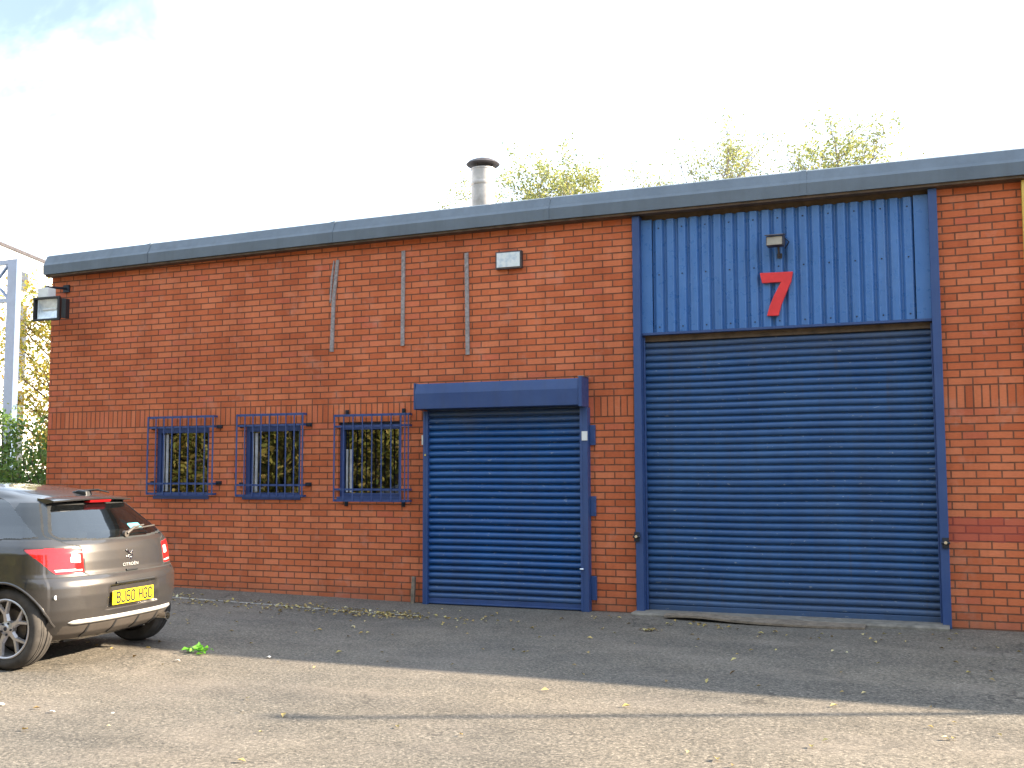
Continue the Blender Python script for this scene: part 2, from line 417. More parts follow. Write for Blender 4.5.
# ------------------------------------------------------------------ the unit
XL, XR, DEP, HW = -8.25, 13.2, 14., 4.24
def eave(x): return float(np.interp(x, [-8.33, -6.52, -3.73, -.94, 1.85], [-.095, -.065, -.025, .0, .0]))
B = empty('industrial_unit', (0, 0, 0), 'red brick industrial unit with grey fascia, blue shutters and a big blue loading door', 'building')
WZ0, WZ1 = 1.2, 2.1
holes = [(-6.42, -5.57, WZ0, WZ1), (-5.04, -4.21, WZ0, WZ1), (-3.68, -2.83, WZ0, WZ1), (.03, 3.11, -.3, 4.3), (3.88, 6.96, -.3, 4.3)]
XS = sorted({XL, XR} | {h[0] for h in holes} | {h[1] for h in holes}); ZS = [-.3, WZ0, WZ1, HW]
w = MB()
for i in range(len(XS) - 1):
    for j in range(len(ZS) - 1):
        cx = (XS[i] + XS[i + 1]) / 2; cz = (ZS[j] + ZS[j + 1]) / 2
        if any(a < cx < b and c < cz < d for a, b, c, d in holes): continue
        w.box(XS[i], XS[i + 1], 0, .30, ZS[j], ZS[j + 1])
tp = MB()
for a, b in ((XL, -6.43), (-6.43, -3.73), (-3.73, .03), (3.11, 3.88), (6.96, XR)):
    tp.add([(a, 0, HW), (b, 0, HW), (b, .3, HW), (a, .3, HW), (a, 0, 4.30 + eave(a)), (b, 0, 4.30 + eave(b)), (b, .3, 4.30 + eave(b)), (a, .3, 4.30 + eave(a))], [(0, 3, 2, 1), (4, 5, 6, 7), (0, 1, 5, 4), (1, 2, 6, 5), (2, 3, 7, 6), (3, 0, 4, 7)])
w.v, w.f, w.m, _ = (w.v + tp.v, w.f + [tuple(i + len(w.v) for i in q) for q in tp.f], w.m + tp.m, 0)
w.box(XL, XL + .3, .3, DEP, -.3, HW); w.box(XR - .3, XR, .3, DEP, -.3, HW); w.box(XL + .3, XR - .3, DEP - .3, DEP, -.3, HW)
wo = w.build('wall', M['brick'], B, fix=False)

rf = MB()
rf.prism([(.022, 4.310), (DEP / 2, 4.36), (DEP + .1, 4.310), (DEP + .1, 4.34), (DEP / 2, 4.42), (.022, 4.36)], 0, XL - .02, XR + .02)
roof = rf.build('roof', M['roof'], B)
# fascia: a vertical lower face and a sloped upper one, in sheets with joints
prof = [(-.15, 4.305), (-.155, 4.430), (-.135, 4.462), (-.085, 4.570), (-.04, 4.590), (.02, 4.590), (.02, 4.305)]
def run(m, pr, a, b):
    n = len(pr)
    m.add([(a, y, z + eave(a)) for y, z in pr] + [(b, y, z + eave(b)) for y, z in pr], [tuple(range(n))[::-1], tuple(range(n, 2 * n))] + [(i, (i + 1) % n, n + (i + 1) % n, n + i) for i in range(n)])
fx = [-8.275] + [-6.52 + 2.79 * k for k in range(8)]
fx = [x for x in fx if x < XR] + [XR + .05]
f = MB()
for a, b in zip(fx[:-1], fx[1:]):
    run(f, prof, a + (.004 if a > -8.3 else 0), b - .004)
for a, b in zip(fx[1:-1], fx[1:-1]): run(f, [(y + (.008 if y < 0 else 0), z - .006 * (z > 4.4) + .006 * (z < 4.4)) for y, z in prof], a - .02, b + .02)
fa = f.build('fascia', M['fascia'], B)
f = MB()
for x in fx[1:-1]:
    f = MB(); run(f, [(y - .006, z + (.006 if z > 4.5 else 0)) for y, z in prof[:5]] + [(.0, 4.596), (0., 4.305)], x - .03, x + .03)
    f.build('joint_strip', M['fascia'], fa)
f = MB(); pr_ = [(-.13, 4.278), (-.13, 4.303), (-.004, 4.303), (-.004, 4.278)]; run(f, pr_, XL, -3.73); run(f, pr_, -3.728, -.94); run(f, pr_, -.938, XR)
sb_ = f.build('soffit_board', M['soffit'], fa)
# flue on the roof
f = MB()
fxx, fyy = -2.64, 2.0
f.lathe([(.160, 4.35), (.160, 5.62), (.166, 5.62), (.166, 5.64), (.150, 5.64), (.150, 5.55)], (fxx, fyy, 0), n=28)
f.lathe([(.172, 4.9), (.175, 4.92), (.175, 4.96), (.162, 4.98)], (fxx, fyy, 0), n=28)
f.lathe([(.163, 5.40), (.170, 5.42), (.163, 5.46)], (fxx, fyy, 0), n=28)
f.lathe([(.26, 4.38), (.25, 4.44), (.18, 4.62), (.162, 4.66)], (fxx, fyy, 0), n=28)
fl = f.build('chimney_flue', M['fluepipe'], B, smooth=True, label='round metal flue pipe with a dark mushroom cap')
f = MB()
f.lathe([(.001, 5.69), (.215, 5.685), (.232, 5.70), (.20, 5.735), (.12, 5.77), (.04, 5.785), (.001, 5.787)], (fxx, fyy, 0), n=32)
for k in range(3):
    q = k * 2.09 + .3; f.tube([(fxx + .1 * math.cos(q), fyy + .1 * math.sin(q), 5.60), (fxx + .13 * math.cos(q), fyy + .13 * math.sin(q), 5.70)], .009, 6)
f.build('flue_cap', M['fluecap'], fl, smooth=True)

# ---- windows and grilles
def window(x0, x1, k):
    m = MB(); y0, y1 = .045, .105; t = .055
    z0, z1 = WZ0 + .0, WZ1
    m.box(x0, x0 + t, y0, y1, z0, z1); m.box(x1 - t, x1, y0, y1, z0, z1)
    m.box(x0 + t, x1 - t, y0, y1, z1 - t - .03, z1); m.box(x0 + t, x1 - t, y0, y1, z0, z0 + t)
    o = m.build('window', M['blue_grille'], B, bevel=.003)
    p = MB(); p.add([(x0 + t, .08, z0 + t), (x1 - t, .08, z0 + t), (x1 - t, .08, z1 - t - .03), (x0 + t, .08, z1 - t - .03)], [(0, 1, 2, 3)])
    p.build('pane', M['glass'], o, fix=False)
    s = MB(); s.box(x0 - .01, x1 + .01, -.012, .044, z0 - .03, z0 + .012); s.build('sill', M['blue_grille'], o, bevel=.003)
    for qa, qb in ((.075, .098), (.125, .158)):  # two pale upright strips added in front of the pane, near its left edge
        s = MB(); s.box(x0 + qa, x0 + qb, .064, .076, z0 + .065, z1 - .1 - .22 * k); s.build('pane_strip', M['pale_strip'], o)
    s = MB()   # the unlit room behind
    X0, X1, Y0, Y1, Z0, Z1 = x0 - .2, x1 + .2, .302, 1.8, z0 - .3, z1 + .2
    s.add([(X0, Y0, Z0), (X1, Y0, Z0), (X1, Y1, Z0), (X0, Y1, Z0), (X0, Y0, Z1), (X1, Y0, Z1), (X1, Y1, Z1), (X0, Y1, Z1)],
          [(0, 3, 2, 1), (4, 5, 6, 7), (1, 2, 6, 5), (2, 3, 7, 6), (3, 0, 4, 7)])
    s.build('room_lining', M['dark'], o, fix=False)
    return o
window(-6.42, -5.57, 0); window(-5.04, -4.21, 0); window(-3.68, -2.83, 1)

def grille(x0, x1, z0, z1, n, extra=(), tabs='side'):
    m = MB(); y = -.085; r = .0085
    def bar(a, b, rr=r): m.tube([a, b], rr, 6)
    xb = [x0 + (x1 - x0) * i / (n - 1) for i in range(n)] + list(extra)
    for i, x in enumerate(xb): bar((x, y, z0 - (.0 if i % 2 else .012)), (x, y, z1 + (.0 if i % 2 else .012)), r if i not in (0, n - 1) else .011)
    xe = max(xb)
    for z in (z0, z1): m.box(x0 - .012, xe + .012, y + .009, y + .016, z - .014, z + .014)
    for z in (z0 + .13, z1 - .13):
        m.box(x0 - .012, xe + .012, y + .009, y + .015, z - .012, z + .012)
    for x in (x0, xe):
        for z in (z0, z0 + .13, z1 - .13, z1):
            m.box(x - .006, x + .006, y + .016, -.001, z - .012, z + .012)
    o = m.build('window_grille', M['blue_grille'], B, smooth=True)
    t = MB()
    if tabs == 'side':
        for z in (z0 + .14, z1 - .13):
            for qa, qb in ((xe + .006, xe + .085), (x0, x0 + .045)):
                t = MB(); t.box(qa, qb, -.02, -.0015, z - .022, z + .022)
                t.lathe([(.001, -.034), (.014, -.034), (.014, -.019)], (qb - .022, 0, z), 1, 6); t.build('fixing_tab', M['iron'], o)
    else:
        for x in (x0 + .13, xe - .10):
            for z, s in ((z0, -1), (z1, 1)):
                t = MB(); t.box(x - .02, x + .02, -.02, -.0015, z, z + s * .07)
                t.lathe([(.001, -.034), (.013, -.034), (.013, -.019)], (x, 0, z + s * .045), 1, 6); t.build('fixing_tab', M['iron'], o)
grille(-6.47, -5.45, 1.237, 2.215, 9)
grille(-5.09, -4.13, 1.220, 2.215, 9)
grille(-3.685, -2.79, 1.170, 2.180, 8, extra=(-2.735, -2.69), tabs='top')

# ---- roller shutters
def curtain(x0, x1, y, z0, z1, pitch, depth, dents=0.):
    prof = [(0, -.7), (.03, .1), (.10, .62), (.22, .93), (.38, 1.), (.52, .93), (.66, .72), (.77, .38), (.84, .0), (.86, -.7), (.99, -.75)]
    nx = max(2, int((x1 - x0) / .12)); m = MB(); rows = []
    n = int(math.ceil((z1 - z0) / pitch)); rnd = random.Random(3)
    for s in range(n):
        jit = rnd.uniform(-.0012, .0012)
        for t, d in prof:
            z = z0 + (s + t) * pitch
            if z <= z1: rows.append((z, -d * depth + jit))
    vs = []
    for z, d in rows:
        for i in range(nx + 1):
            x = x0 + (x1 - x0) * i / nx
            w = dents * (math.sin(x * 2.3 + z * 1.7) * .5 + math.sin(x * 5.1 - z * 3.3 + 1) * .3 + math.sin(x * 1.1 + 4 * z) * .3)
            vs.append((x, y + d + w, z + dents * .6 * math.sin(x * 3.1 + z)))
    k = nx + 1
    m.add(vs, [(j * k + i, j * k + i + 1, (j + 1) * k + i + 1, (j + 1) * k + i) for j in range(len(rows) - 1) for i in range(nx)])
    return m

ZG = gz(-1.5)
c = curtain(-2.47, -.56, -.045, ZG + .07, 2.22, .0765, .027, .003)
ps = c.build('personnel_shutter', M['blue_dark'], B, smooth='all', fix=False, label='narrow bright blue roller shutter with a box housing')
m = MB(); m.box(-2.47, -.56, -.062, -.035, ZG + .005, ZG + .075); m.box(-2.46, -.57, -.074, -.062, ZG + .012, ZG + .028)
m.build('bottom_rail', M['blue'], ps, bevel=.003)
m = MB()
m.prism([(-.235, 2.222), (-.245, 2.40), (-.225, 2.512), (-.002, 2.530), (-.002, 2.222)], 0, -2.528, -.553)
hs = m.build('shutter_housing', M['blue'], ps, bevel=.006)
m = MB(); m.box(-.551, -.512, -.250, -.001, 2.205, 2.532); m.build('end_plate', M['blue'], hs, bevel=.004)
m = MB(); m.box(-2.545, -2.530, -.24, -.001, 2.216, 2.522)
m.build('end_plate', M['blue'], hs, bevel=.004)
m = MB(); m.box(-.575, -.500, -.20, -.02, 2.533, 2.541); m.build('cover_flashing', M['zinc'], hs)
for a, b in ((-2.490, -2.430), (-.582, -.498)):
    m = MB(); m.box(a, b, -.105, -.001, ZG, 2.204)
    m.box(a + (.012 if a < -1 else -.004), b - (.03 if a < -1 else .06), -.111, -.105, ZG + .01, 2.2)
    m.build('guide_rail', M['blue'], ps, bevel=.004)
for z0, z1 in ((1.79, 2.01), (1.02, 1.235), (.12, .375)):
    m = MB(); m.box(-.496, -.435, -.030, -.0015, z0, z1); m.tube([(-.44, -.034, z1 - .04), (-.44, -.028, z1 - .04)], .012, 8); m.tube([(-.44, -.034, z0 + .04), (-.44, -.028, z0 + .04)], .012, 8)
    m.build('fixing_bracket', M['blue'], ps, bevel=.003)
for z in (.75, 1.15):
    m = MB(); m.box(-2.525, -2.492, -.03, -.0015, z, z + .2); m.build('fixing_bracket', M['blue'], ps)
m = MB(); m.box(-.560, -.495, -.117, -.112, 1.84, 1.94); m.build('sticker', M['white'], ps)
m = MB(); m.box(-2.545, -2.515, -.03, -.002, 1.82, 1.93); m.build('key_switch', M['lens'], ps)
m = MB(); m.tube([(-.585, -.13, .455), (-.545, -.13, .455)], .011, 8); m.build('bullet_lock', M['chrome'], ps, smooth=True)
m = MB(); m.tube([(-2.455, -.118, 1.70), (-2.455, -.112, 1.70)], .013, 8); m.build('bullet_lock', M['chrome'], ps, smooth=True)

def loading_door(x0, mats, first):
    """x0: left edge of the left post; the bay is 3.09 m wide"""
    zl = gz(x0 + 1.5)
    c = curtain(x0 + .08, x0 + 3.01, .10, zl + .085, 2.97, .0745, .019, .005)
    d = c.build('loading_shutter', mats[0], B, smooth='all', fix=False, label='wide blue roller shutter of the loading bay' if first else 'yellow roller shutter of the neighbouring bay')
    m = MB(); m.box(x0 + .08, x0 + 3.01, .075, .105, zl + .01, zl + .09); m.box(x0 + .085, x0 + 3.0, .055, .075, zl + .012, zl + .03)
    m.build('bottom_rail', mats[0], d, bevel=.004)
    for a, b, s in ((x0 + .0, x0 + .082, 1), (x0 + 3.008, x0 + 3.09, -1)):
        m = MB(); m.box(a, b, -.075, .16, zl, 4.272)
        e = b if s > 0 else a
        m.box(e, e + s * .018, .03, .062, zl, 2.955)
        m.build('door_post', mats[1], d, bevel=.005)
    for x, s in ((x0 + .018, -1), (x0 + 3.06, 1)):
        m = MB(); m.box(x - .03, x + .03, -.098, -.077, .76, .86); m.tube([(x - .04, -.105, .81), (x + .04, -.105, .81)], .012, 8)
        lk = m.build('lock_bracket', M['iron'], d, bevel=.002)
        m = MB(); m.lathe([(.001, -.13), (.015, -.13), (.017, -.10)], (x + .0, 0, .815), 1, 12)
        m.build('lock_barrel', M['chrome'], lk, smooth=True)
    # cladding panel over the shutter
    poly = []; a, b = x0 + .205, x0 + 2.865; n = 21; p = (b - a) / n
    for k in range(n):
        q = a + k * p
        poly += [(q, .034), (q + p * .10, .034), (q + p * .30, -.002), (q + p * .36, -.006), (q + p * .80, -.006), (q + p * .86, -.002), (q + p * 1., .034)]
    m = MB(); z0, z1 = 2.995, 4.225
    vs = [(q[0], q[1], z) for z in (z0, 3.55, z1) for q in poly]; N = len(poly)
    m.add(vs, [(j * N + i, j * N + i + 1, (j + 1) * N + i + 1, (j + 1) * N + i) for j in range(2) for i in range(N - 1)])
    m.box(x0 + .083, x0 + .20, .0, .03, z0, z1 + .01); m.box(x0 + 2.87, x0 + 3.007, .0, .03, z0, z1 + .01)
    cl = m.build('cladding_panel', mats[2], B, fix=False, label=None if first else 'yellow ribbed panel over the neighbouring bay')
    m = MB()
    for k in range(0, n, 2):
        for zz_ in (3.05, 3.62, 4.13):
            q = a + (k + .58) * p; m.lathe([(.001, -.0125), (.006, -.012), (.009, -.0065)], (q, 0, zz_), 1, 6)
    sc_o = m.build('screw_heads', M['iron'], cl); sc_o['kind'] = 'stuff'
    m = MB(); m.box(x0 + .083, x0 + 3.007, -.012, .06, 2.968, 2.993); m.build('drip_rail', mats[1], cl, bevel=.002)
    m = MB(); m.box(x0 + .083, x0 + 3.007, .037, .16, 4.15, 4.302); m.build('head_board', M['soffit'], cl)
    m = MB(); m.box(x0 + .083, x0 + 3.007, .062, .20, 2.905, 2.967); m.build('lintel_board', M['soffit'], cl)
    m = MB(); m.box(x0 + .02, x0 + 3.07, .205, .22, -.2, 4.3); m.build('door_backing', M['dark'], d)
    return d
loading_door(.02, (M['blue_dull'], M['blue'], M['blue_clad']), True)
loading_door(3.865, (M['yellow'], M['yellow'], M['yellow']), False)
# concrete threshold of the bay
m = MB()
m.prism([(-.02, -.1), (-.23, -.1), (-.235, .018), (-.215, .034), (.165, .036), (.165, -.1)], 0, .0, 3.09)
m.build('threshold', M['concrete'], B, bevel=.006)
# a dusty concrete margin hugging the wall

# ------------------------------------------------------------------ things on the wall
def thing_mesh(m, name, mat, loc, label, cat, group=None, **k):
    o = m.build(name, mat, None, **k); own(o, loc); return tag(o, label, cat, group)

G = 'old timber battens on the brick wall'
# split batten
m = MB()
m.prism([(-3.735, 3.62), (-3.683, 4.09), (-3.725, 4.085), (-3.778, 3.60), (-3.800, 2.965), (-3.752, 2.965)], 1, -.024, -.0015)
m.prism([(-3.742, 4.08), (-3.765, 3.84), (-3.790, 3.56), (-3.800, 3.57), (-3.790, 3.86), (-3.752, 4.08)], 1, -.036, -.020)
thing_mesh(m, 'timber_batten', M['timber'], (-3.75, 0, 2.96), 'weathered vertical timber batten with a split top, leftmost of the three above the windows', 'batten', G)
m = MB(); m.prism([(-2.832, 2.992), (-2.787, 2.992), (-2.780, 4.131), (-2.826, 4.128)], 1, -.024, -.0015)
thing_mesh(m, 'timber_batten', M['timber'], (-2.81, 0, 2.99), 'intact weathered timber batten, the middle of the three on the wall', 'batten', G, bevel=.002)
m = MB(); m.prism([(-1.988, 2.848), (-1.942, 2.850), (-1.957, 4.041), (-2.003, 4.036)], 1, -.024, -.0015)
thing_mesh(m, 'timber_batten', M['timber'], (-1.97, 0, 2.85), 'long weathered timber batten left of the small white sign, hanging lowest of the three', 'batten', G, bevel=.002)

S = empty('wall_sign', (-1.44, 0, 3.82), 'small white rectangular box sign high on the brick wall', 'sign')
m = MB(); m.box(-1.600, -1.280, -.055, -.0015, 3.808, 4.010); m.build('sign_box', M['fluecap'], S, bevel=.004)
m = MB(); m.box(-1.582, -1.298, -.062, -.0555, 3.826, 3.994); m.build('sign_face', M['signface'], S, bevel=.003)

# the number 7
pts = [(1.377, 3.555), (1.712, 3.548), (1.694, 3.45), (1.640, 3.33), (1.588, 3.21), (1.556, 3.098), (1.440, 3.102), (1.468, 3.20), (1.515, 3.31), (1.565, 3.40), (1.590, 3.447), (1.398, 3.447)]
m = MB(); m.prism(pts, 1, -.045, -.009)
thing_mesh(m, 'number_sign', M['red'], (1.5, 0, 3.1), 'bold red number 7 fixed to the blue ribbed panel', 'number sign', bevel=.004)

# small lamp on the cladding
F = empty('floodlight', (1.56, 0, 3.83), 'small old floodlight with a cream lens above the red number 7', 'floodlight', 'wall floodlights')
m = MB(); cx = 1.56
m.prism([(-.235, 3.795), (-.225, 3.895), (-.06, 3.93), (-.04, 3.86), (-.10, 3.80)], 0, cx - .085, cx + .085)
m.prism([(-.265, 3.893), (-.262, 3.905), (-.06, 3.945), (-.06, 3.932)], 0, cx - .095, cx + .095)
m.build('lamp_body', M['fluecap'], F, bevel=.004)
m = MB(); m.prism([(-.246, 3.80), (-.236, 3.885), (-.228, 3.885), (-.238, 3.80)], 0, cx - .075, cx + .075); m.build('lens', M['oldlens'], F)
m = MB(); m.tube([(cx + .02, -.008, 3.72), (cx + .02, -.06, 3.72), (cx + .02, -.10, 3.80)], .012, 8); m.box(cx - .005, cx + .045, -.018, -.0065, 3.70, 3.75)
m.build('bracket', M['fluecap'], F, smooth=True)
m = MB(); m.tube([(cx + .075, -.008, 3.80), (cx + .12, -.03, 3.86), (cx + .088, -.08, 3.89)], .006, 6); m.build('cable', M['black'], F, smooth=True)

# large floodlight at the left corner
F = empty('floodlight', (-8.0, 0, 3.7), 'large black framed floodlight with a bright reflector on the left corner of the building', 'floodlight', 'wall floodlights')
x0, x1, yf, z0, z1 = -8.155, -7.70, -.40, 3.525, 3.845
m = MB()
a = [(x0 + .05, -.18), (x1 - .05, -.18)]
def frustum(m, f0, f1, mi=0):
    (xa, xb, za, zb, ya), (xc, xd, zc, zd, yb) = f0, f1
    m.add([(xa, ya, za), (xb, ya, za), (xb, ya, zb), (xa, ya, zb), (xc, yb, zc), (xd, yb, zc), (xd, yb, zd), (xc, yb, zd)],
          [(4, 5, 6, 7), (0, 1, 5, 4), (1, 2, 6, 5), (2, 3, 7, 6), (3, 0, 4, 7)], mi)
frustum(m, (x0, x1, z0, z1, yf), (x0 + .09, x1 - .09, z0 + .08, z1 - .06, yf + .16))
fr = .028
m.box(x0, x1, yf - .02, yf, z0, z0 + fr); m.box(x0, x1, yf - .02, yf, z1 - fr, z1); m.box(x0, x0 + fr, yf - .02, yf, z0 + fr, z1 - fr); m.box(x1 - fr, x1, yf - .02, yf, z0 + fr, z1 - fr)
m.box(x0 + .08, x1 - .08, yf + .16, yf + .23, z0 + .10, z1 - .08)
lb = m.build('lamp_housing', M['black'], F, bevel=.003)
m = MB()
xa, xb, za, zb = x0 + .06, x1 - .06, z0 + .03, z1 - .03
rows = []
for i in range(13):
    t = i / 12; z = za + (zb - za) * t; y = yf + .006 + .05 * math.sin(math.pi * t)
    rows.append((z, y))
m.add([(x, y, z) for z, y in rows for x in (xa, xb)], [(2 * i, 2 * i + 1, 2 * i + 3, 2 * i + 2) for i in range(12)])
m.add([(xa, y, z) for z, y in rows] + [(xb, y, z) for z, y in rows], [tuple(range(13)), tuple(range(13, 26))])
m.build('reflector', M['lampmirror'], lb, smooth=True, fix=False)
m = MB(); zc = (z0 + z1) / 2; m.tube([(xa + .05, yf + .055, zc), (xb - .05, yf + .055, zc)], .016, 10); m.build('lamp_tube', M['white'], lb, smooth=True)
m = MB()
for x, s in ((x0, -1), (x1, 1)):
    m = MB(); m.prism([(x, yf + .02), (x + s * .045, yf + .05), (x + s * .045, yf + .12), (x, yf + .15)], 2, zc - .13, zc + .13)
    m.build('side_cheek', M['black'], lb, bevel=.003)
m = MB(); m.box(-8.10, -7.92, -.40, -.26, 3.847, 3.975); m.build('ballast_box', M['white'], F, bevel=.006)
m = MB(); m.tube([(-8.03, -.33, 3.97), (-8.03, -.33, 4.00), (-7.98, -.02, 4.02)], .017, 8); m.box(-8.03, -7.93, -.025, -.0015, 3.97, 4.07)

m.build('support_arm', M['iron'], F, smooth=True)

# short post at the foot of the wall
m = MB(); m.prism([(-2.655, gz(-2.6)), (-2.612, gz(-2.6)), (-2.600, .30), (-2.640, .305)], 1, -.085, -.045)
thing_mesh(m, 'stub_post', M['board'], (-2.63, -.065, gz(-2.6)), 'short grey timber stub standing against the wall left of the narrow blue shutter', 'post', bevel=.003)
m = MB()
n = 14; xa, xb = .38, 2.34
top = []; bot = []
for i in range(n + 1):
    t = i / n; x = xa + (xb - xa) * t
    zc = .008 + .022 * math.exp(-((t - .16) / .16) ** 2) + .006 * math.sin(t * 5)
    yf_ = -.30 - .19 * math.sin(math.pi * (t * .8 + .05)) ** .8
    for y, zz in ((-.242, .012), (yf_, 0)):
        top.append((x, y, gz(x) + zc + .020 + zz)); bot.append((x, y, gz(x) + zc + zz * .8))
vs = top + bot; o_ = 2 * (n + 1); fs = []
for i in range(n):
    a = 2 * i; fs += [(a, a + 1, a + 3, a + 2), (o_ + a, o_ + a + 2, o_ + a + 3, o_ + a + 1), (a + 1, o_ + a + 1, o_ + a + 3, a + 3), (a, a + 2, o_ + a + 2, o_ + a)]
fs += [(0, o_, o_ + 1, 1), (2 * n, 2 * n + 1, o_ + 2 * n + 1, o_ + 2 * n)]
m.add(vs, fs)
thing_mesh(m, 'ramp_board', M['board'], (1.3, -.35, 0), 'warped weathered board lying on the asphalt before the wide blue loading shutter', 'board')

# ------------------------------------------------------------------ small stuff on the ground
rng = np.random.default_rng(11)
def leaf_quads(P, Nrm, size, rng, curl=.25, aspect=.62):
    """P (n,3) centres -> vertices and faces of small bent leaves (two quads each)"""
    n = len(P)
    nr = Nrm / np.linalg.norm(Nrm, axis=1, keepdims=True)
    r = rng.normal(size=(n, 3)); t = r - (r * nr).sum(1, keepdims=True) * nr; t /= np.linalg.norm(t, axis=1, keepdims=True)
    b = np.cross(nr, t); s = (size * rng.uniform(.6, 1.3, n))[:, None]
    c = curl * s * .4
    v0 = P - t * s * .5; v1 = P + b * s * aspect * .5 + nr * c; v2 = P + t * s * .5; v3 = P - b * s * aspect * .5 + nr * c
    V = np.stack([v0, v1, v2, v3], 1).reshape(-1, 3)
    i = np.arange(n)[:, None] * 4
    Fc = np.concatenate([i + np.array([[0, 1, 2]]), i + np.array([[0, 2, 3]])], 1).reshape(-1, 3)
    return V, Fc
def np_mesh(name, V, Fc, mat, parent=None, smooth=False):
    me = bpy.data.meshes.new(name); k = Fc.shape[1]
    me.vertices.add(len(V)); me.vertices.foreach_set('co', np.asarray(V, np.float32).ravel())
    me.loops.add(Fc.size); me.loops.foreach_set('vertex_index', Fc.astype(np.int32).ravel())
    me.polygons.add(len(Fc)); me.polygons.foreach_set('loop_start', np.arange(0, Fc.size, k, dtype=np.int32))
    me.polygons.foreach_set('loop_total', np.full(len(Fc), k, np.int32))
    me.update(calc_edges=True); me.validate()
    if smooth: me.polygons.foreach_set('use_smooth', np.ones(len(me.polygons), bool))
    me.materials.append(mat)
    o = bpy.data.objects.new(name, me); COL.objects.link(o)
    if parent is not None: o.parent = parent
    return o
pts = []
for _ in range(190):      # gathered along the painted line
    x = rng.uniform(-6.2, -2.0); pts.append((x, -.78 - .045 * (x + 6) + rng.normal(0, .12) - abs(rng.normal(0, .30))))
for cx, cy, n, s in ((-2.35, -1.10, 60, .14), (-2.9, -1.05, 45, .15), (-2.1, -1.2, 40, .2), (-5.6, -.8, 60, .2), (-3.6, -1., 30, .15), (-1.5, -1.2, 20, .3), (-.25, -.55, 8, .12), (.45, -1.2, 16, .08), (1.7, -1.0, 10, .5), (.9, -.72, 14, .2)):
    for _ in range(n): pts.append((cx + rng.normal(0, s), cy + rng.normal(0, s * .6)))
for _ in range(150): pts.append((rng.uniform(-6, 4), -rng.gamma(2.0, .8) - .3))
for _ in range(40): pts.append((rng.uniform(-4, 4), rng.uniform(-6.5, -3.5)))
P = np.array([(x, min(y, -.25), gz(x) + .012) for x, y in pts])
Nn = np.tile([0, 0, 1.], (len(P), 1)) + rng.normal(0, .22, (len(P), 3))
V, Fc = leaf_quads(P, Nn, .047, rng, .5)
o = np_mesh('fallen_leaves', V, Fc, M['litter_leaf'])
tag(o, 'scatter of small yellow and brown fallen leaves on the asphalt by the wall', 'leaves', kind='stuff')
P = rng.normal(0, 1, (22, 3)) * np.array([.055, .04, .012]) + np.array([-2.70, -3.79, gz(-2.70) + .035])
V, Fc = leaf_quads(P, np.tile([0, 0, 1.], (22, 1)) + rng.normal(0, .5, (22, 3)), .07, rng, .4)
V[:, 2] = np.maximum(V[:, 2], gz(-2.70) + .006)
o = np_mesh('leafy_sprig', V - np.array([-2.70, -3.79, gz(-2.70)]), Fc, M['sprig']); o.location = (-2.70, -3.79, gz(-2.70))
tag(o, 'bright green leafy sprig lying at the edge of the shadow', 'sprig')
def scrap(x, y, s, rz, label, mat=None):
    m = MB(); rr = random.Random(int((x + 9) * 1000)); k = 7
    ring = [(x + s * rr.uniform(.6, 1) * math.cos(2 * math.pi * i / k + rz), y + s * .7 * rr.uniform(.6, 1) * math.sin(2 * math.pi * i / k + rz), gz(x) + .006 + rr.uniform(0, .012)) for i in range(k)]
    m.add(ring + [(p[0], p[1], p[2] + .004) for p in ring], [tuple(range(k))[::-1], tuple(range(k, 2 * k))] + [(i, (i + 1) % k, k + (i + 1) % k, k + i) for i in range(k)])
    thing_mesh(m, 'scrap', mat or M['paper'], (x, y, gz(x)), label, 'litter', 'litter on the sunlit asphalt')
scrap(-2.17, -5.93, .028, .3, 'white flattened scrap on the asphalt in the near left corner')
scrap(-2.62, -5.90, .026, 1, 'pale scrap at the far left edge of the sunlit asphalt')
scrap(-1.77, -5.84, .016, 2, 'tiny pale scrap right of the white flattened one')
scrap(-2.63, -4.17, .028, 2.2, 'small pale scrap just below the green sprig')
scrap(-2.05, -3.76, .032, .1, 'small white scrap on the shadow edge right of the green sprig')
scrap(-1.05, -5.50, .022, .8, 'brownish crumpled scrap near the start of the thin lamp shadow', M['concrete'])
scrap(.42, -.62 - .6, .03, .8, 'dark lump of grit on the shaded asphalt left of the warped board', M['iron'])

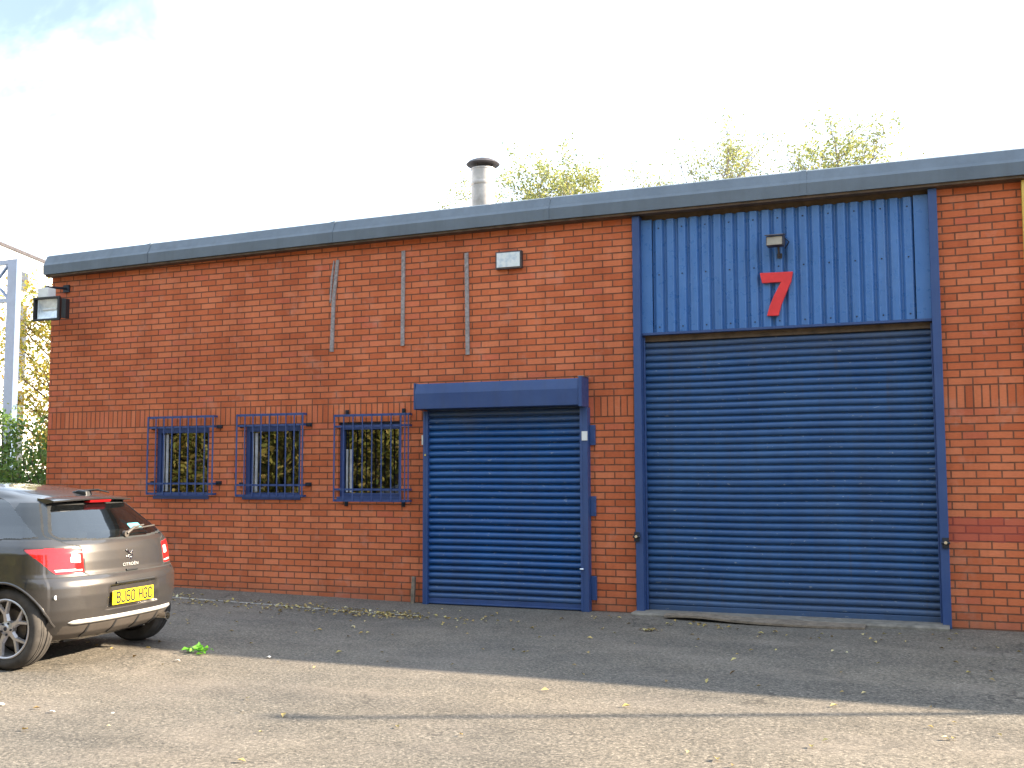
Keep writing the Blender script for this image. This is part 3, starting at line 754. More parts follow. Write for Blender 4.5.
# ------------------------------------------------------------------ trees and bushes
def grow(seed, height, r0, crown0, spread, n_limb, n_sub, droop=.0, lean=(0, 0), twig=3):
    """a tapered trunk, limbs and twigs; returns the wood and the twig points that carry leaves"""
    rr = random.Random(seed); m = MB(); tips = []
    tp = []; n = 10
    for i in range(n + 1):
        t = i / n; tp.append(Vector((lean[0] * t + rr.uniform(-.02, .02) * height * t, lean[1] * t + rr.uniform(-.02, .02) * height * t, height * .97 * t)))
    m.tube(tp, [r0 * (1 - .93 * i / n) + .004 for i in range(n + 1)], 8)
    def at(t):
        k = min(n - 1, int(t * n)); return tp[k].lerp(tp[k + 1], t * n - k)
    for l in range(n_limb):
        t = crown0 + (1 - crown0) * (l + rr.random()) / n_limb * .98
        p = at(min(t, .99)); q = l * 2.4 + rr.uniform(-.5, .5)
        prof = math.sin(math.pi * min(1, (1 - t) / (1 - crown0) * .80 + .12))
        ln = spread * max(.18, prof) * rr.uniform(.75, 1.15)
        up = rr.uniform(.35, .9)
        d = Vector((math.cos(q), math.sin(q), up)).normalized()
        path = [p]; k = 6
        for i in range(k):
            d = (d + Vector((rr.uniform(-.18, .18), rr.uniform(-.18, .18), rr.uniform(-.05, .16) - droop * i / k))).normalized()
            path.append(path[-1] + d * ln / k)
        rl = r0 * (1 - t) * .45 + .008
        m.tube(path, [rl * (1 - .85 * i / k) + .002 for i in range(k + 1)], 5, cap=False)
        for s in range(n_sub):
            i = rr.randint(1, k); b = path[i]
            e = (d + Vector((rr.uniform(-1, 1), rr.uniform(-1, 1), rr.uniform(-.4, .9)))).normalized()
            sp = [b]; sl = ln * rr.uniform(.22, .5)
            for j in range(twig):
                e = (e + Vector((rr.uniform(-.3, .3), rr.uniform(-.3, .3), rr.uniform(-.2, .3) - droop))).normalized()
                sp.append(sp[-1] + e * sl / twig)
            m.tube(sp, [rl * .35 * (1 - .8 * j / twig) + .0015 for j in range(twig + 1)], 4, cap=False)
            tips += sp[1:]
        tips += path[2:]
    return m, np.array([tuple(v) for v in tips])
def leaves_at(tips, n, size, jit, seed):
    r = np.random.default_rng(seed)
    w = r.gamma(.7, 1, len(tips)); w /= w.sum()       # uneven: some twigs full, some bare
    P = tips[r.choice(len(tips), n, p=w)] + r.normal(0, jit, (n, 3))
    return leaf_quads(P, r.normal(size=(n, 3)) + np.array([0, 0, .5]), size, r)
def tree(name, loc, label, cat, group, leafmat, barkmat, n_leaf, size, jit, seed, **k):
    o = empty(name, loc, label, cat, group)
    o.pop('_w', None) if False else None
    m, tips = grow(seed, **k)
    t = m.build('trunk', barkmat, None, smooth=True, fix=False); t.parent = o
    V, Fc = leaves_at(tips, n_leaf, size, jit, seed)
    np_mesh('crown', V, Fc, leafmat, o)
    return o
GT = 'autumn trees behind the roof'
tree('birch_tree', (-5.85, 14, 0), 'yellow-green tree rising behind the roof right of the flue', 'tree', GT, M['leaf_sparse'], M['palebark'], 17000, .08, .12, 21, height=9.05, r0=.14, crown0=.45, spread=1.9, n_limb=44, n_sub=9)
tree('birch_tree', (-1.5, 14, 0), 'tall thin nearly bare tree behind the roof, left of the one at the far right', 'tree', GT, M['leaf_sparse'], M['palebark'], 7500, .07, .12, 5, height=9.25, r0=.11, crown0=.5, spread=2.0, n_limb=46, n_sub=11)
tree('birch_tree', (1.05, 14, 0), 'yellow leaved tree behind the roof above the loading door, rightmost of the row', 'tree', GT, M['leaf_sparse'], M['palebark'], 12000, .075, .11, 33, height=9.1, r0=.14, crown0=.5, spread=2.0, n_limb=46, n_sub=10)
tree('birch_tree', (-8.2, 15, 0), 'sparse tree whose top only just shows beside the flue', 'tree', GT, M['leaf_sparse'], M['palebark'], 3500, .07, .11, 44, height=9.2, r0=.12, crown0=.45, spread=1.7, n_limb=26, n_sub=6)
tree('birch_tree', (-3.6, 15, 0), 'low bare-twigged tree barely topping the roof between two taller trees', 'tree', GT, M['leaf_sparse'], M['palebark'], 2600, .065, .11, 52, height=9.0, r0=.12, crown0=.45, spread=1.6, n_limb=26, n_sub=6)
tree('maple_tree', (-16.2, 8.4, 0), 'bright yellow autumn tree at the left corner in front of the white building', 'tree', None, M['leaf_yellow'], M['bark'], 12000, .10, .17, 61, height=5.35, r0=.12, crown0=.22, spread=2.1, n_limb=36, n_sub=8)

def bush(name, loc, label, n, rad, h, seed, mat, size):
    o = empty(name, loc, label, 'bush', None); rr = random.Random(seed); m = MB(); tips = []
    for s in range(46):
        q = rr.uniform(0, 6.28); e = rr.uniform(.15, 1.4); L_ = rr.uniform(.6, 1.0)
        d = Vector((math.cos(q) * math.cos(e) * rad, math.sin(q) * math.cos(e) * rad, math.sin(e) * h)) * L_
        path = [Vector((rr.uniform(-.2, .2), rr.uniform(-.2, .2), 0))]
        for i in range(1, 6):
            path.append(d * i / 5 + Vector((rr.uniform(-.09, .09), rr.uniform(-.09, .09), rr.uniform(-.06, .08))))
        m.tube(path, [.02 * (1 - .8 * i / 5) + .002 for i in range(6)], 5, cap=False)
        for i in range(3, 6):
            for _ in range(3): tips.append(path[i] + Vector((rr.uniform(-.25, .25), rr.uniform(-.25, .25), rr.uniform(-.2, .25))))
    t = m.build('stem', M['bark'], None, smooth=True, fix=False); t.parent = o
    V, Fc = leaves_at(np.array([tuple(v) for v in tips]), n, size, .11, seed); V[:, 2] = np.maximum(V[:, 2], .03)
    np_mesh('foliage', V, Fc, mat, o)
bush('laurel_bush', (-12.3, 3.0, gz(-12)), 'dense green bush left of the building behind the car', 9000, 1.5, 2.45, 3, M['leaf_green'], .085)
bush('laurel_bush', (-10.6, 2.6, gz(-11)), 'lower green bush tucked against the left corner of the brick wall', 7000, 1.3, 2.15, 4, M['leaf_green'], .08)
bush('laurel_bush', (-15.3, 2.2, gz(-14)), 'yellowish green bush further left along the yard edge', 7000, 1.6, 2.3, 9, M['leaf_green'], .085)

# trees across the yard: what the window glass mirrors
m0, tips0 = grow(71, 9.5, .2, .04, 3.6, 60, 9)
wood = m0.build('trunk', M['bark'], None, smooth=True, fix=False)
V, Fc = leaves_at(tips0, 22000, .22, .38, 71)
crown = np_mesh('crown', V, Fc, M['leaf_dark'])
r0_ = empty('yard_tree', (0, 0, 0)); wood.parent = r0_; crown.parent = r0_
V2, Fc2 = leaves_at(tips0, 22000, .22, .38, 72); cy = np_mesh('crown', V2, Fc2, M['leaf_yellow'])
cyme = cy.data; bpy.data.objects.remove(cy)
spots = [(-27, -17), (-22.5, -20), (-18.5, -22), (-14.5, -20.5), (-10.5, -23), (-6, -24), (-1, -22), (4, -25), (-31, -14), (10, -24), (17, -22), (-24.5, -26), (-16.5, -28), (-12, -30), (-8.5, -29), (-20, -31), (-3.5, -30), (-29, -24)]
for i, (x, y) in enumerate(spots):
    if i == 0: e = r0_; ch = [wood, crown]
    else:
        e = r0_.copy(); COL.objects.link(e)
        for src in (wood, crown):
            d = src.copy(); COL.objects.link(d); d.parent = e
            if src is crown and i % 3 == 1: d.data = cyme
    e.location = (x, y, 0); e.rotation_euler = (0, 0, i * 1.3); s = .85 + .1 * ((i * 7) % 4); e.scale = (s, s, s)
    tag(e, 'leafy tree across the yard mirrored in the window glass', 'tree', 'trees mirrored in the windows')

hg = empty('yard_hedge', (-10, -18.6, 0), 'tall leafy hedge across the yard behind the viewer, seen in the window glass', 'hedge')
rh = np.random.default_rng(91); nc = 1500
C_ = np.stack([rh.uniform(-24, 24, nc), rh.normal(0, .5, nc), rh.uniform(.05, 3.7, nc) ** 1.0], 1)
C_[:, 2] *= .9 + .12 * np.sin(C_[:, 0] * 1.3) + .06 * np.sin(C_[:, 0] * 3.1)
P_ = np.repeat(C_, 26, 0) + rh.normal(0, .19, (nc * 26, 3)); P_[:, 2] = np.abs(P_[:, 2]) + .03
V, Fc = leaf_quads(P_, rh.normal(size=P_.shape) + np.array([.3, .3, .4]), .17, rh); np_mesh('foliage', V, Fc, M['leaf_hedge'], hg)
m = MB()
for i in range(60):
    x = -23.5 + i * .8 + rh.uniform(-.2, .2); m.tube([(x, 0, 0), (x + rh.uniform(-.2, .2), rh.uniform(-.2, .2), 1.4), (x + rh.uniform(-.4, .4), rh.uniform(-.3, .3), 3.0)], [.05, .035, .01], 6)
st2 = m.build('stem', M['bark'], None, smooth=True, fix=False); st2.parent = hg

# ------------------------------------------------------------------ buildings at the left
Q = Vector((-22.9, 13.6)); d_ = Vector((-.337, .94)).normalized(); nn = Vector((.94, .337)).normalized()
Wb = empty('white_building', (-22.9, 13.6, 0), 'tall white building with narrow grey windows at the far left', 'building')
def fb(m, s0, s1, o0, o1, z0, z1):
    c = [Q + d_ * s + nn * o for s, o in ((s0, o0), (s1, o0), (s1, o1), (s0, o1))]
    m.add([(p.x, p.y, z0) for p in c] + [(p.x, p.y, z1) for p in c], [(0, 3, 2, 1), (4, 5, 6, 7), (0, 1, 5, 4), (1, 2, 6, 5), (2, 3, 7, 6), (3, 0, 4, 7)])
m = MB(); fb(m, -14, 16, -12, 0, -.5, 8.16); m.build('wall', M['render'], Wb, fix=True)
m = MB(); fb(m, -14.05, 16.05, -12.05, .05, 8.162, 8.25); m.build('parapet_capping', M['fluecap'], Wb)
for s0, s1 in ((-.60, -.05), (-4.2, -3.65), (-7.8, -7.25), (3.0, 3.55), (6.6, 7.15)):
    for z0, z1 in ((7.05, 7.63), (4.32, 6.62), (1.4, 4.0)):
        m = MB(); fb(m, s0, s1, -.05, .012, z0, z1); o = m.build('window', M['farwin'], Wb)
        m = MB(); fb(m, s0, s1, .012, .03, z0 + (z1 - z0) * .5, z0 + (z1 - z0) * .5 + .05); m.build('glazing_bar', M['fluecap'], o)
Gy = empty('steel_gantry', (-15.3, 6, 0), 'pale blue steel gantry with a lattice beam at the left edge', 'gantry')
for x in (-15.36, -21.5):
    m = MB(); m.box(x - .13, x + .13, 5.93, 6.07, -.3, 6.1)
    m.build('column', M['bluesteel'], Gy)
m = MB(); m.box(-21.36, -15.50, 5.95, 6.05, 6.0, 6.1); m.box(-21.36, -15.50, 5.95, 6.05, 5.18, 5.26)
k = 7; xs_ = [-21.4 + i * (5.92 / k) for i in range(k + 1)]
for i in range(k):
    m.tube([(xs_[i], 6, 5.22), (xs_[i + 1], 6, 6.05)], .04, 6); m.tube([(xs_[i], 6, 6.05), (xs_[i + 1], 6, 5.22)], .04, 6)
m.build('lattice_beam', M['bluesteel'], Gy, smooth=True)

# the lamp post whose thin shadow crosses the yard
LPx, LPy = 10.85, -.62
Lp = empty('lamp_post', (LPx, LPy, gz(10)), 'slim lamp post beyond the right edge casting the thin shadow', 'lamp post')
m = MB(); m.tube([(LPx, LPy, 0), (LPx, LPy, 1.2), (LPx, LPy, 1.22), (LPx, LPy, 5.98)], [.07, .07, .042, .036], 12); m.build('pole', M['zinc'], Lp, smooth=True)
m = MB(); m.box(LPx - .22, LPx + .05, LPy - .05, LPy + .05, 5.95, 6.02); m.build('lamp_head', M['zinc'], Lp, bevel=.02)

# ------------------------------------------------------------------ the car
CAR = empty('parked_car', (-3.70, -4.21, gz(-3.66)), 'dark grey hatchback parked before the windows, seen from behind', 'car', rz=R(4.0))
AX = .10      # rear axle, in the body's own lengthwise measure
# horizontal slices: z, rear u, front u, half width, rear corner radius (u = metres behind the rear axle)
SL = np.array([
 (.170, .36, -3.05, .70, .45), (.205, .47, -3.12, .775, .45), (.25, .540, -3.19, .815, .46), (.30, .575, -3.22, .835, .46), (.36, .612, -3.25, .850, .46),
 (.44, .630, -3.27, .857, .46), (.54, .636, -3.27, .860, .46), (.62, .632, -3.25, .860, .46), (.66, .618, -3.21, .857, .46), (.685, .596, -3.17, .855, .46),
 (.72, .580, -3.10, .853, .46), (.80, .570, -2.90, .850, .45), (.88, .555, -2.62, .845, .44), (.94, .535, -2.34, .838, .42), (.985, .505, -2.18, .825, .40),
 (1.03, .465, -2.08, .800, .38), (1.10, .395, -1.95, .765, .36), (1.18, .315, -1.80, .724, .34), (1.25, .245, -1.64, .685, .33), (1.29, .200, -1.54, .657, .32),
 (1.320, .135, -1.46, .625, .32), (1.350, .03, -1.38, .585, .33), (1.385, -.14, -1.28, .52, .33), (1.415, -.36, -1.18, .43, .30), (1.435, -.58, -1.08, .31, .22), (1.447, -.76, -.98, .15, .10), (1.450, -.84, -.90, .02, .02)])
def slices(z):
    out = []
    for c in range(1, 5):
        out.append(np.interp(z, SL[:, 0], SL[:, c]))
    return out
# smooth the control curve a little
up_ = SL[:, 0] > .95
SL[:, 3] -= np.interp(SL[:, 0], [.90, .99, 1.10, 1.33, 1.45], [0, .035, .07, .115, 0]); 
zz = np.linspace(SL[0, 0], SL[-1, 0], 600)
raw = np.stack([np.interp(zz, SL[:, 0], SL[:, c]) for c in range(1, 5)], 1)
ker = np.hanning(17); ker /= ker.sum()
sm = np.stack([np.convolve(np.pad(raw[:, c], 8, mode='edge'), ker, 'valid') for c in range(4)], 1)
lo = (zz > 1.36)[:, None]; sm = np.where(lo, raw, sm)
def slices(z): return [np.interp(z, zz, sm[:, c]) for c in range(4)]
levels = np.concatenate([np.arange(.17, 1.32, .006), np.linspace(1.32, 1.45, 60)])
NC, NS, NF = 90, 230, 40          # rear half cap, side, front half cap
def half_ring(z):
    ur, uf, hw, rc = slices(z)
    hw0 = hw
    th = np.linspace(0, 1, NC) ** .9 * math.pi / 2
    ex = 2 / 3.4; bow = .055 * min(1, hw / .8)
    y = hw * np.sin(th) ** ex; u = (ur - rc) + rc * np.cos(th) ** ex - bow * (np.minimum(1, y / hw)) ** 2 * np.cos(th) ** .3
    rf_ = min(.55, (ur - uf) * .3)
    us = np.linspace(u[-1], uf + rf_, NS + 2)[1:-1]
    ys = np.full(NS, hw)
    tf = np.linspace(math.pi / 2, 0, NF); yf = hw * np.sin(tf) ** (2 / 3.0); uf2 = uf + rf_ - rf_ * np.cos(tf) ** (2 / 3.0)
    U = np.concatenate([u, us, uf2]); Y = np.concatenate([y, ys, yf])
    # plan shape: slightly narrower toward both ends, swollen hips over the rear wheel
    t = (U + 1.2) / 2.0
    Y = Y * (1 - .030 * np.clip(np.abs(t) - .35, 0, 1) ** 1.5 * 1.4)
    hip = np.exp(-((U - AX) / .42) ** 2) * np.exp(-((z - .60) / .20) ** 2) * .018 + np.exp(-((U + 2.46) / .42) ** 2) * np.exp(-((z - .60) / .20) ** 2) * .018
    Y = Y + hip * (Y > hw * .9)
    # pressed crease low on the door
    Y = Y - .012 * np.exp(-((z - .40) / .05) ** 2) * ((U < -.5) & (U > -2.0)) * (Y > hw * .9)
    return U, Y
HU, HY = zip(*[half_ring(z) for z in levels]); HU = np.array(HU); HY = np.array(HY)
K, Mh = HU.shape
# arc length from the rear centre line
ds = np.hypot(np.diff(HU, axis=1), np.diff(HY, axis=1)); SA = np.concatenate([np.zeros((K, 1)), np.cumsum(ds, axis=1)], 1)
ZL = np.repeat(levels[:, None], Mh, 1)
def smooth01(x): x = np.clip(x, 0, 1); return x * x * (3 - 2 * x)
def sd_poly(px, pz, poly):
    poly = np.array(poly, float); d = np.full(px.shape, 1e9); inside = np.zeros(px.shape, bool)
    for i in range(len(poly)):
        a = poly[i]; b = poly[(i + 1) % len(poly)]; e = b - a
        t = np.clip(((px - a[0]) * e[0] + (pz - a[1]) * e[1]) / (e @ e), 0, 1)
        d = np.minimum(d, np.hypot(px - a[0] - t * e[0], pz - a[1] - t * e[1]))
        cond = ((a[1] <= pz) != (b[1] <= pz)) & (px < (b[0] - a[0]) * (pz - a[1]) / (b[1] - a[1] + 1e-12) + a[0])
        inside ^= cond
    return np.where(inside, -d, d)
def roundp(poly, r, n=4):
    out = []; N_ = len(poly)
    for i in range(N_):
        p0, p1, p2 = (Vector(poly[i - 1]), Vector(poly[i]), Vector(poly[(i + 1) % N_]))
        a = (p0 - p1); b = (p2 - p1); ra = min(r, a.length * .45); rb = min(r, b.length * .45)
        A_ = p1 + a.normalized() * ra; B_ = p1 + b.normalized() * rb
        for k in range(n + 1):
            t = k / n; out.append(tuple(A_ * (1 - t) ** 2 + p1 * 2 * t * (1 - t) + B_ * t * t))
    return out
rearish = np.arange(Mh)[None, :].repeat(K, 0) < NC + 6
frontish = np.arange(Mh)[None, :].repeat(K, 0) >= NC + NS - 30
# plate recess pressed into the bumper
rec = sd_poly(HY, ZL, [(-.2, .600), (.285, .600), (.325, .415), (-.2, .415)])
HU = HU - .035 * smooth01((-rec + .004) / .018) * rearish
# shelf under the tailgate
half_polys = dict(
 rear_window=roundp([(-.3, 1.268), (.44, 1.268), (.475, 1.245), (.645, 1.030), (.620, 1.000), (.30, .978), (-.3, .975)], .03),
 tailgate=[(-.3, .690), (.47, .690), (.492, .71), (.502, .93), (.60, .955), (.685, 1.01), (.685, 1.03), (.515, 1.262), (.47, 1.30), (-.3, 1.30)])
POLY_TAIL = roundp([(.500, .716), (.500, .905), (.72, .925), (.93, .922), (.935, .908), (.83, .81), (.74, .716)], .022)
POLY_TAILCLR = roundp([(.525, .80), (.525, .868), (.60, .872), (.61, .805)], .01)
QW = roundp([(-.72, .975), (.18, 1.005), (.34, 1.020), (.18, 1.215), (.05, 1.275), (-.25, 1.315), (-.64, 1.338)], .03)
DWN = roundp([(-.80, .972), (-1.80, .930), (-1.88, .945), (-1.62, 1.13), (-1.32, 1.300), (-1.10, 1.338), (-.74, 1.342)], .035)
def classify(U, Y, Z, S):
    """region id of every face centre on one half of the shell"""
    reg = np.full(U.shape, 0)
    rear = rearish[:-1, :-1]; fr = frontish[:-1, :-1]
    side = ~rear & ~fr
    # side domain in (u, z)
    arch = np.minimum(np.hypot(U - AX, Z - .31), np.hypot(U + 2.40, Z - .31))
    dq = sd_poly(U, Z, QW); dd = sd_poly(U, Z, DWN)
    sidem = (S > .78) & ~fr
    reg[sidem & (np.abs(dq) < .010)] = 9; reg[sidem & (np.abs(dd) < .010)] = 9
    reg[sidem & (dq < -.002)] = 2; reg[sidem & (dd < -.002)] = 3
    # door shut line
    door = sd_poly(U, Z, roundp([(-.60, .26), (-1.98, .26), (-2.03, .60), (-1.98, .93), (-1.40, 1.335), (-.72, 1.36), (-.70, .93), (-.60, .60)], .06))
    reg[side & (np.abs(door) < .005) & (reg == 0)] = 9
    # rear domain in (y, z)
    rw = sd_poly(Y, Z, half_polys['rear_window']); tg = sd_poly(Y, Z, half_polys['tailgate'])
    rz_ = rear & (S < 1.0)
    reg[rz_ & (tg < 0)] = 5
    reg[rz_ & (tg < 0) & (Z > .972)] = 14
    reg[rz_ & (np.abs(tg) < .0045)] = 9
    reg[rz_ & (np.abs(rw) < .012)] = 9
    reg[rz_ & (rw < -.004)] = 1
    # bumper below the tailgate, its top line running to the arch
    bm_ = (Z < .690) & (U > .30)
    reg[bm_ & (reg == 0)] = 6
    reg[(np.abs(Z - .691) < .0035) & (S > .47) & (U > .30)] = 9
    reg[(U > .2935) & (U < .3055) & (Z < .69) & (Z > .36)] = 9
    tr_ = rear & (Y < .60) & (Z > .322) & (Z < .362)
    reg[tr_] = 7
    reg[rear & (Z < .318) & (Y < .66) & (Z > .20)] = 8
    # lamp in (s, z)
    lp = sd_poly(S, Z, POLY_TAIL)
    reg[(np.abs(lp) < .005)] = 9; reg[lp < -.001] = 4
    lc = sd_poly(S, Z, POLY_TAILCLR); reg[lc < 0] = 12; reg[sd_poly(S, Z, [(.52, .732), (.73, .737), (.74, .752), (.52, .748)]) < 0] = 12
    # windscreen and head lamps
    ws = fr & (Z > .965) & (Z < 1.335) & (Y < np.interp(Z, [.965, 1.335], [.70, .52]))
    reg[ws] = 10
    hl = (frontish[:-1, :-1]) & (Z > .62) & (Z < .80) & (S > SA[:-1, :-1].max() - 0 - 9) & (Y > .42) & (U < -2.6)
    reg[hl] = 11
    reg[fr & (Z < .42) & (Z > .24) & (Y < .55)] = 9
    pil = (reg == 0) & (Z > .995) & (Z < 1.285) & (U > -.06) & (S > .40) & (U < .6)
    reg[pil & ~(rear & (tg < 0))] = 13
    reg[(arch < .345) & (S > .8) & (Z < .70)] = -1
    return reg
def cen(A): return (A[:-1, :-1] + A[1:, :-1] + A[:-1, 1:] + A[1:, 1:]) / 4
CU, CY, CZ, CSa = cen(HU), cen(HY), cen(ZL), cen(SA)
reg = classify(CU, CY, CZ, CSa)
def extract(mask, sides=(-1, 1), inset=0.):
    """vertices and quads of the faces in mask, mirrored to the given sides (local: x rearward, y = left is negative)"""
    kk, ii = np.nonzero(mask); Vs = []; Fs = []; base = 0
    for sd in sides:
        idx = np.stack([kk * Mh + ii, kk * Mh + ii + 1, (kk + 1) * Mh + ii + 1, (kk + 1) * Mh + ii], 1)
        if sd < 0: idx = idx[:, ::-1]
        used, inv = np.unique(idx, return_inverse=True); inv = inv.reshape(idx.shape)
        V = np.stack([HU.ravel()[used], sd * HY.ravel()[used], ZL.ravel()[used]], 1)
        V[:, 2] = np.where(V[:, 2] > .7, .7 + (V[:, 2] - .7) * .94, V[:, 2]); Vs.append(V); Fs.append(inv + base); base += len(V)
    V = np.concatenate(Vs); Fc = np.concatenate(Fs)
    # weld the two halves on the centre line
    key = np.round(V / 1e-5).astype(np.int64); key[:, 1][np.abs(V[:, 1]) < 1e-4] = 0
    u_, first, inv = np.unique(key, axis=0, return_index=True, return_inverse=True); inv = inv.ravel()
    return V[first], inv[Fc][:, ::1], np.tile(reg[mask], len(sides))
def shell(name, ids, mat, parent=CAR, sides=(-1, 1), push=0.):
    mask = np.isin(reg, ids); V, Fc, rid = extract(mask, sides)
    ok = np.array([len(set(f)) == 4 for f in Fc.tolist()]); Fc = Fc[ok]; rid = rid[ok]
    o = np_mesh(name, V, Fc, mat, parent, smooth=True)
    if name == 'body':
        o.data.materials.append(M['rubber']); o.data.polygons.foreach_set('material_index', (rid == 9).astype(np.int32))
    if push:
        nv = np.zeros((len(o.data.vertices), 3), np.float32); o.data.vertices.foreach_get('normal', nv.ravel())
        co = np.zeros(nv.size, np.float32); o.data.vertices.foreach_get('co', co)
        n2 = np.array([tuple(v.normal) for v in o.data.vertices]); o.data.vertices.foreach_set('co', (co.reshape(-1, 3) + n2 * push).astype(np.float32).ravel())
        o.data.update()
    return o
body = shell('body', [0, 9], M['paint'])
for sd in (-1, 1): shell('pillar_trim', [13], M['glossblack'], sides=(sd,))
shell('rear_window', [1], M['carglass'])
for sd in (-1, 1):
    shell('quarter_window', [2], M['carglass'], sides=(sd,)); shell('door_window', [3], M['carglass'], sides=(sd,))
    tl = shell('tail_light', [4], M['redlens'], sides=(sd,)); shell('reversing_lens', [12], M['clearlens'], tl, sides=(sd,))
    shell('headlight', [11], M['clearlens'], sides=(sd,))
tgate = shell('tailgate', [5], M['paint'])
shell('window_surround', [14], M['glossblack'], tgate)
bump_ = shell('bumper', [6], M['paint'])
shell('diffuser', [7, 8], M['darkplastic'], bump_)
shell('windscreen', [10], M['carglass'])
def cb(m, name, mat, parent=CAR, **k):
    """build in the car's own coordinates"""
    m.v = [(x, y, .7 + (z - .7) * .94 if z > .7 else z) for x, y, z in m.v]
    o = m.build(name, mat, None, **k); o.parent = parent; return o
def usurf(y, z):
    k = int(np.argmin(np.abs(levels - z))); j = int(np.argmin(np.abs(HY[k, :NC] - abs(y)))); return float(HU[k, j])
# bright strip standing out over the diffuser
m = MB(); n = 40; V_ = []
for i in range(n + 1):
    y = -.64 + 1.26 * i / n; e = min(1, (1 - abs(2 * i / n - 1)) * 12) ** .5
    u0 = usurf(y, .345); V_ += [(u0 - .01, y, .345 + .020 * e), (u0 + .014 * e, y, .345 + .017 * e), (u0 + .018 * e, y, .345), (u0 + .004, y, .345 - .018 * e), (u0 - .02, y, .345 - .018 * e)]
m.add(V_, [(i * 5 + j, i * 5 + (j + 1) % 5, (i + 1) * 5 + (j + 1) % 5, (i + 1) * 5 + j) for i in range(n) for j in range(5)])
cb(m, 'bumper_trim', M['silver'], bump_, smooth='all')
for y in (-.44, -.16, .12, .40):
    m = MB()
    m.prism([(usurf(y, .23) - .02, .205), (usurf(y, .25) + .012, .25), (usurf(y, .31) + .006, .315), (usurf(y, .31) - .05, .315)], 1, y - .012, y + .012)
    cb(m, 'diffuser_fin', M['black'], bump_, bevel=.003)
m = MB(); ye = .50
m.lathe([(.030, .42), (.031, .575), (.036, .585), (.036, .592), (.028, .592), (.026, .45)], (0, ye, .262), 0, 20)
cb(m, 'exhaust_pipe', M['chrome'], CAR, smooth=True)
m = MB(); m.lathe([(.001, .46), (.0255, .46)], (0, ye, .262), 0, 16); m.tube([(.46, ye, .262), (.2, ye - .1, .25), (-.6, .25, .22), (-2.2, .1, .20)], .03, 8)
m.lathe([(.001, -.05), (.10, -.03), (.10, .36), (.001, .38)], (0, .42, .30), 0, 14)
cb(m, 'exhaust_silencer', M['darkplastic'], CAR, smooth=True)
# number plate
PU = usurf(0, .50) ; yt = .26
m = MB(); m.box(PU + .012, PU + .020, -.26, .26, .438, .549)
pl = cb(m, 'number_plate', M['plate'], CAR, bevel=.004)
def text_mesh(txt, size, depth, name, mat, parent, loc, rot, sx=1., bold=0., spc=1.):
    cu = bpy.data.curves.new(name, 'FONT'); cu.body = txt; cu.space_character = spc; cu.size = size; cu.extrude = depth; cu.align_x = 'CENTER'; cu.offset = bold
    to = bpy.data.objects.new(name, cu); COL.objects.link(to); bpy.context.view_layer.update()
    me = bpy.data.meshes.new_from_object(to.evaluated_get(bpy.context.evaluated_depsgraph_get()))
    bpy.data.objects.remove(to)
    me.transform(Matrix.Translation(Vector(loc)) @ Matrix.Rotation(rot[2], 4, 'Z') @ Matrix.Rotation(rot[0], 4, 'X') @ Matrix.Diagonal((sx, 1, 1, 1)))
    for v in me.vertices:
        if v.co.z > .7: v.co.z = .7 + (v.co.z - .7) * .94
    me.materials.clear(); me.materials.append(mat)
    o = bpy.data.objects.new(name, me); COL.objects.link(o); o.parent = parent; return o
# a text lying in XY is stood up and turned to face rearward (+x)
# block characters drawn with flat strokes, 50 mm wide and 79 mm high
GL = {'B': [((0, 0), (0, 79)), ((0, 79), (30, 79)), ((30, 79), (38, 70)), ((38, 70), (38, 50)), ((38, 50), (32, 41)), ((0, 41), (32, 41)), ((32, 41), (38, 32)), ((38, 32), (38, 9)), ((38, 9), (30, 0)), ((30, 0), (0, 0))],
      'J': [((38, 79), (38, 10)), ((38, 10), (28, 0)), ((28, 0), (10, 0)), ((10, 0), (0, 10)), ((0, 10), (0, 24))],
      '6': [((38, 79), (10, 79)), ((10, 79), (0, 69)), ((0, 69), (0, 10)), ((0, 10), (10, 0)), ((10, 0), (28, 0)), ((28, 0), (38, 10)), ((38, 10), (38, 34)), ((38, 34), (28, 43)), ((28, 43), (0, 43))],
      '0': [((10, 0), (28, 0)), ((28, 0), (38, 10)), ((38, 10), (38, 69)), ((38, 69), (28, 79)), ((28, 79), (10, 79)), ((10, 79), (0, 69)), ((0, 69), (0, 10)), ((0, 10), (10, 0))],
      'H': [((0, 0), (0, 79)), ((38, 0), (38, 79)), ((0, 40), (38, 40))],
      'G': [((38, 69), (28, 79)), ((28, 79), (10, 79)), ((10, 79), (0, 69)), ((0, 69), (0, 10)), ((0, 10), (10, 0)), ((10, 0), (28, 0)), ((28, 0), (38, 10)), ((38, 10), (38, 36)), ((38, 36), (20, 36))],
      'C': [((38, 62), (38, 69)), ((38, 69), (28, 79)), ((28, 79), (10, 79)), ((10, 79), (0, 69)), ((0, 69), (0, 10)), ((0, 10), (10, 0)), ((10, 0), (28, 0)), ((28, 0), (38, 10)), ((38, 10), (38, 17))]}
xc = -.214
for ch_ in 'BJ60 HGC':
    if ch_ == ' ': xc += .036; continue
    m = MB()
    for q, ((a, b), (c, d)) in enumerate(GL[ch_]):
        v = Vector((c - a, d - b)); L_ = v.length; v.normalize(); n_ = Vector((-v.y, v.x)) * 7.6; e = v * 4.
        ring = [(a - e.x - n_.x, b - e.y - n_.y), (c + e.x - n_.x, d + e.y - n_.y), (c + e.x + n_.x, d + e.y + n_.y), (a - e.x + n_.x, b - e.y + n_.y)]
        m.prism([(xc + p[0] / 1000 + .006, .4545 + p[1] / 1000) for p in ring], 0, PU + .0202, PU + .0212 + q * .00005)
    cb(m, 'plate_character', M['platetext'], pl)
    xc += .0605
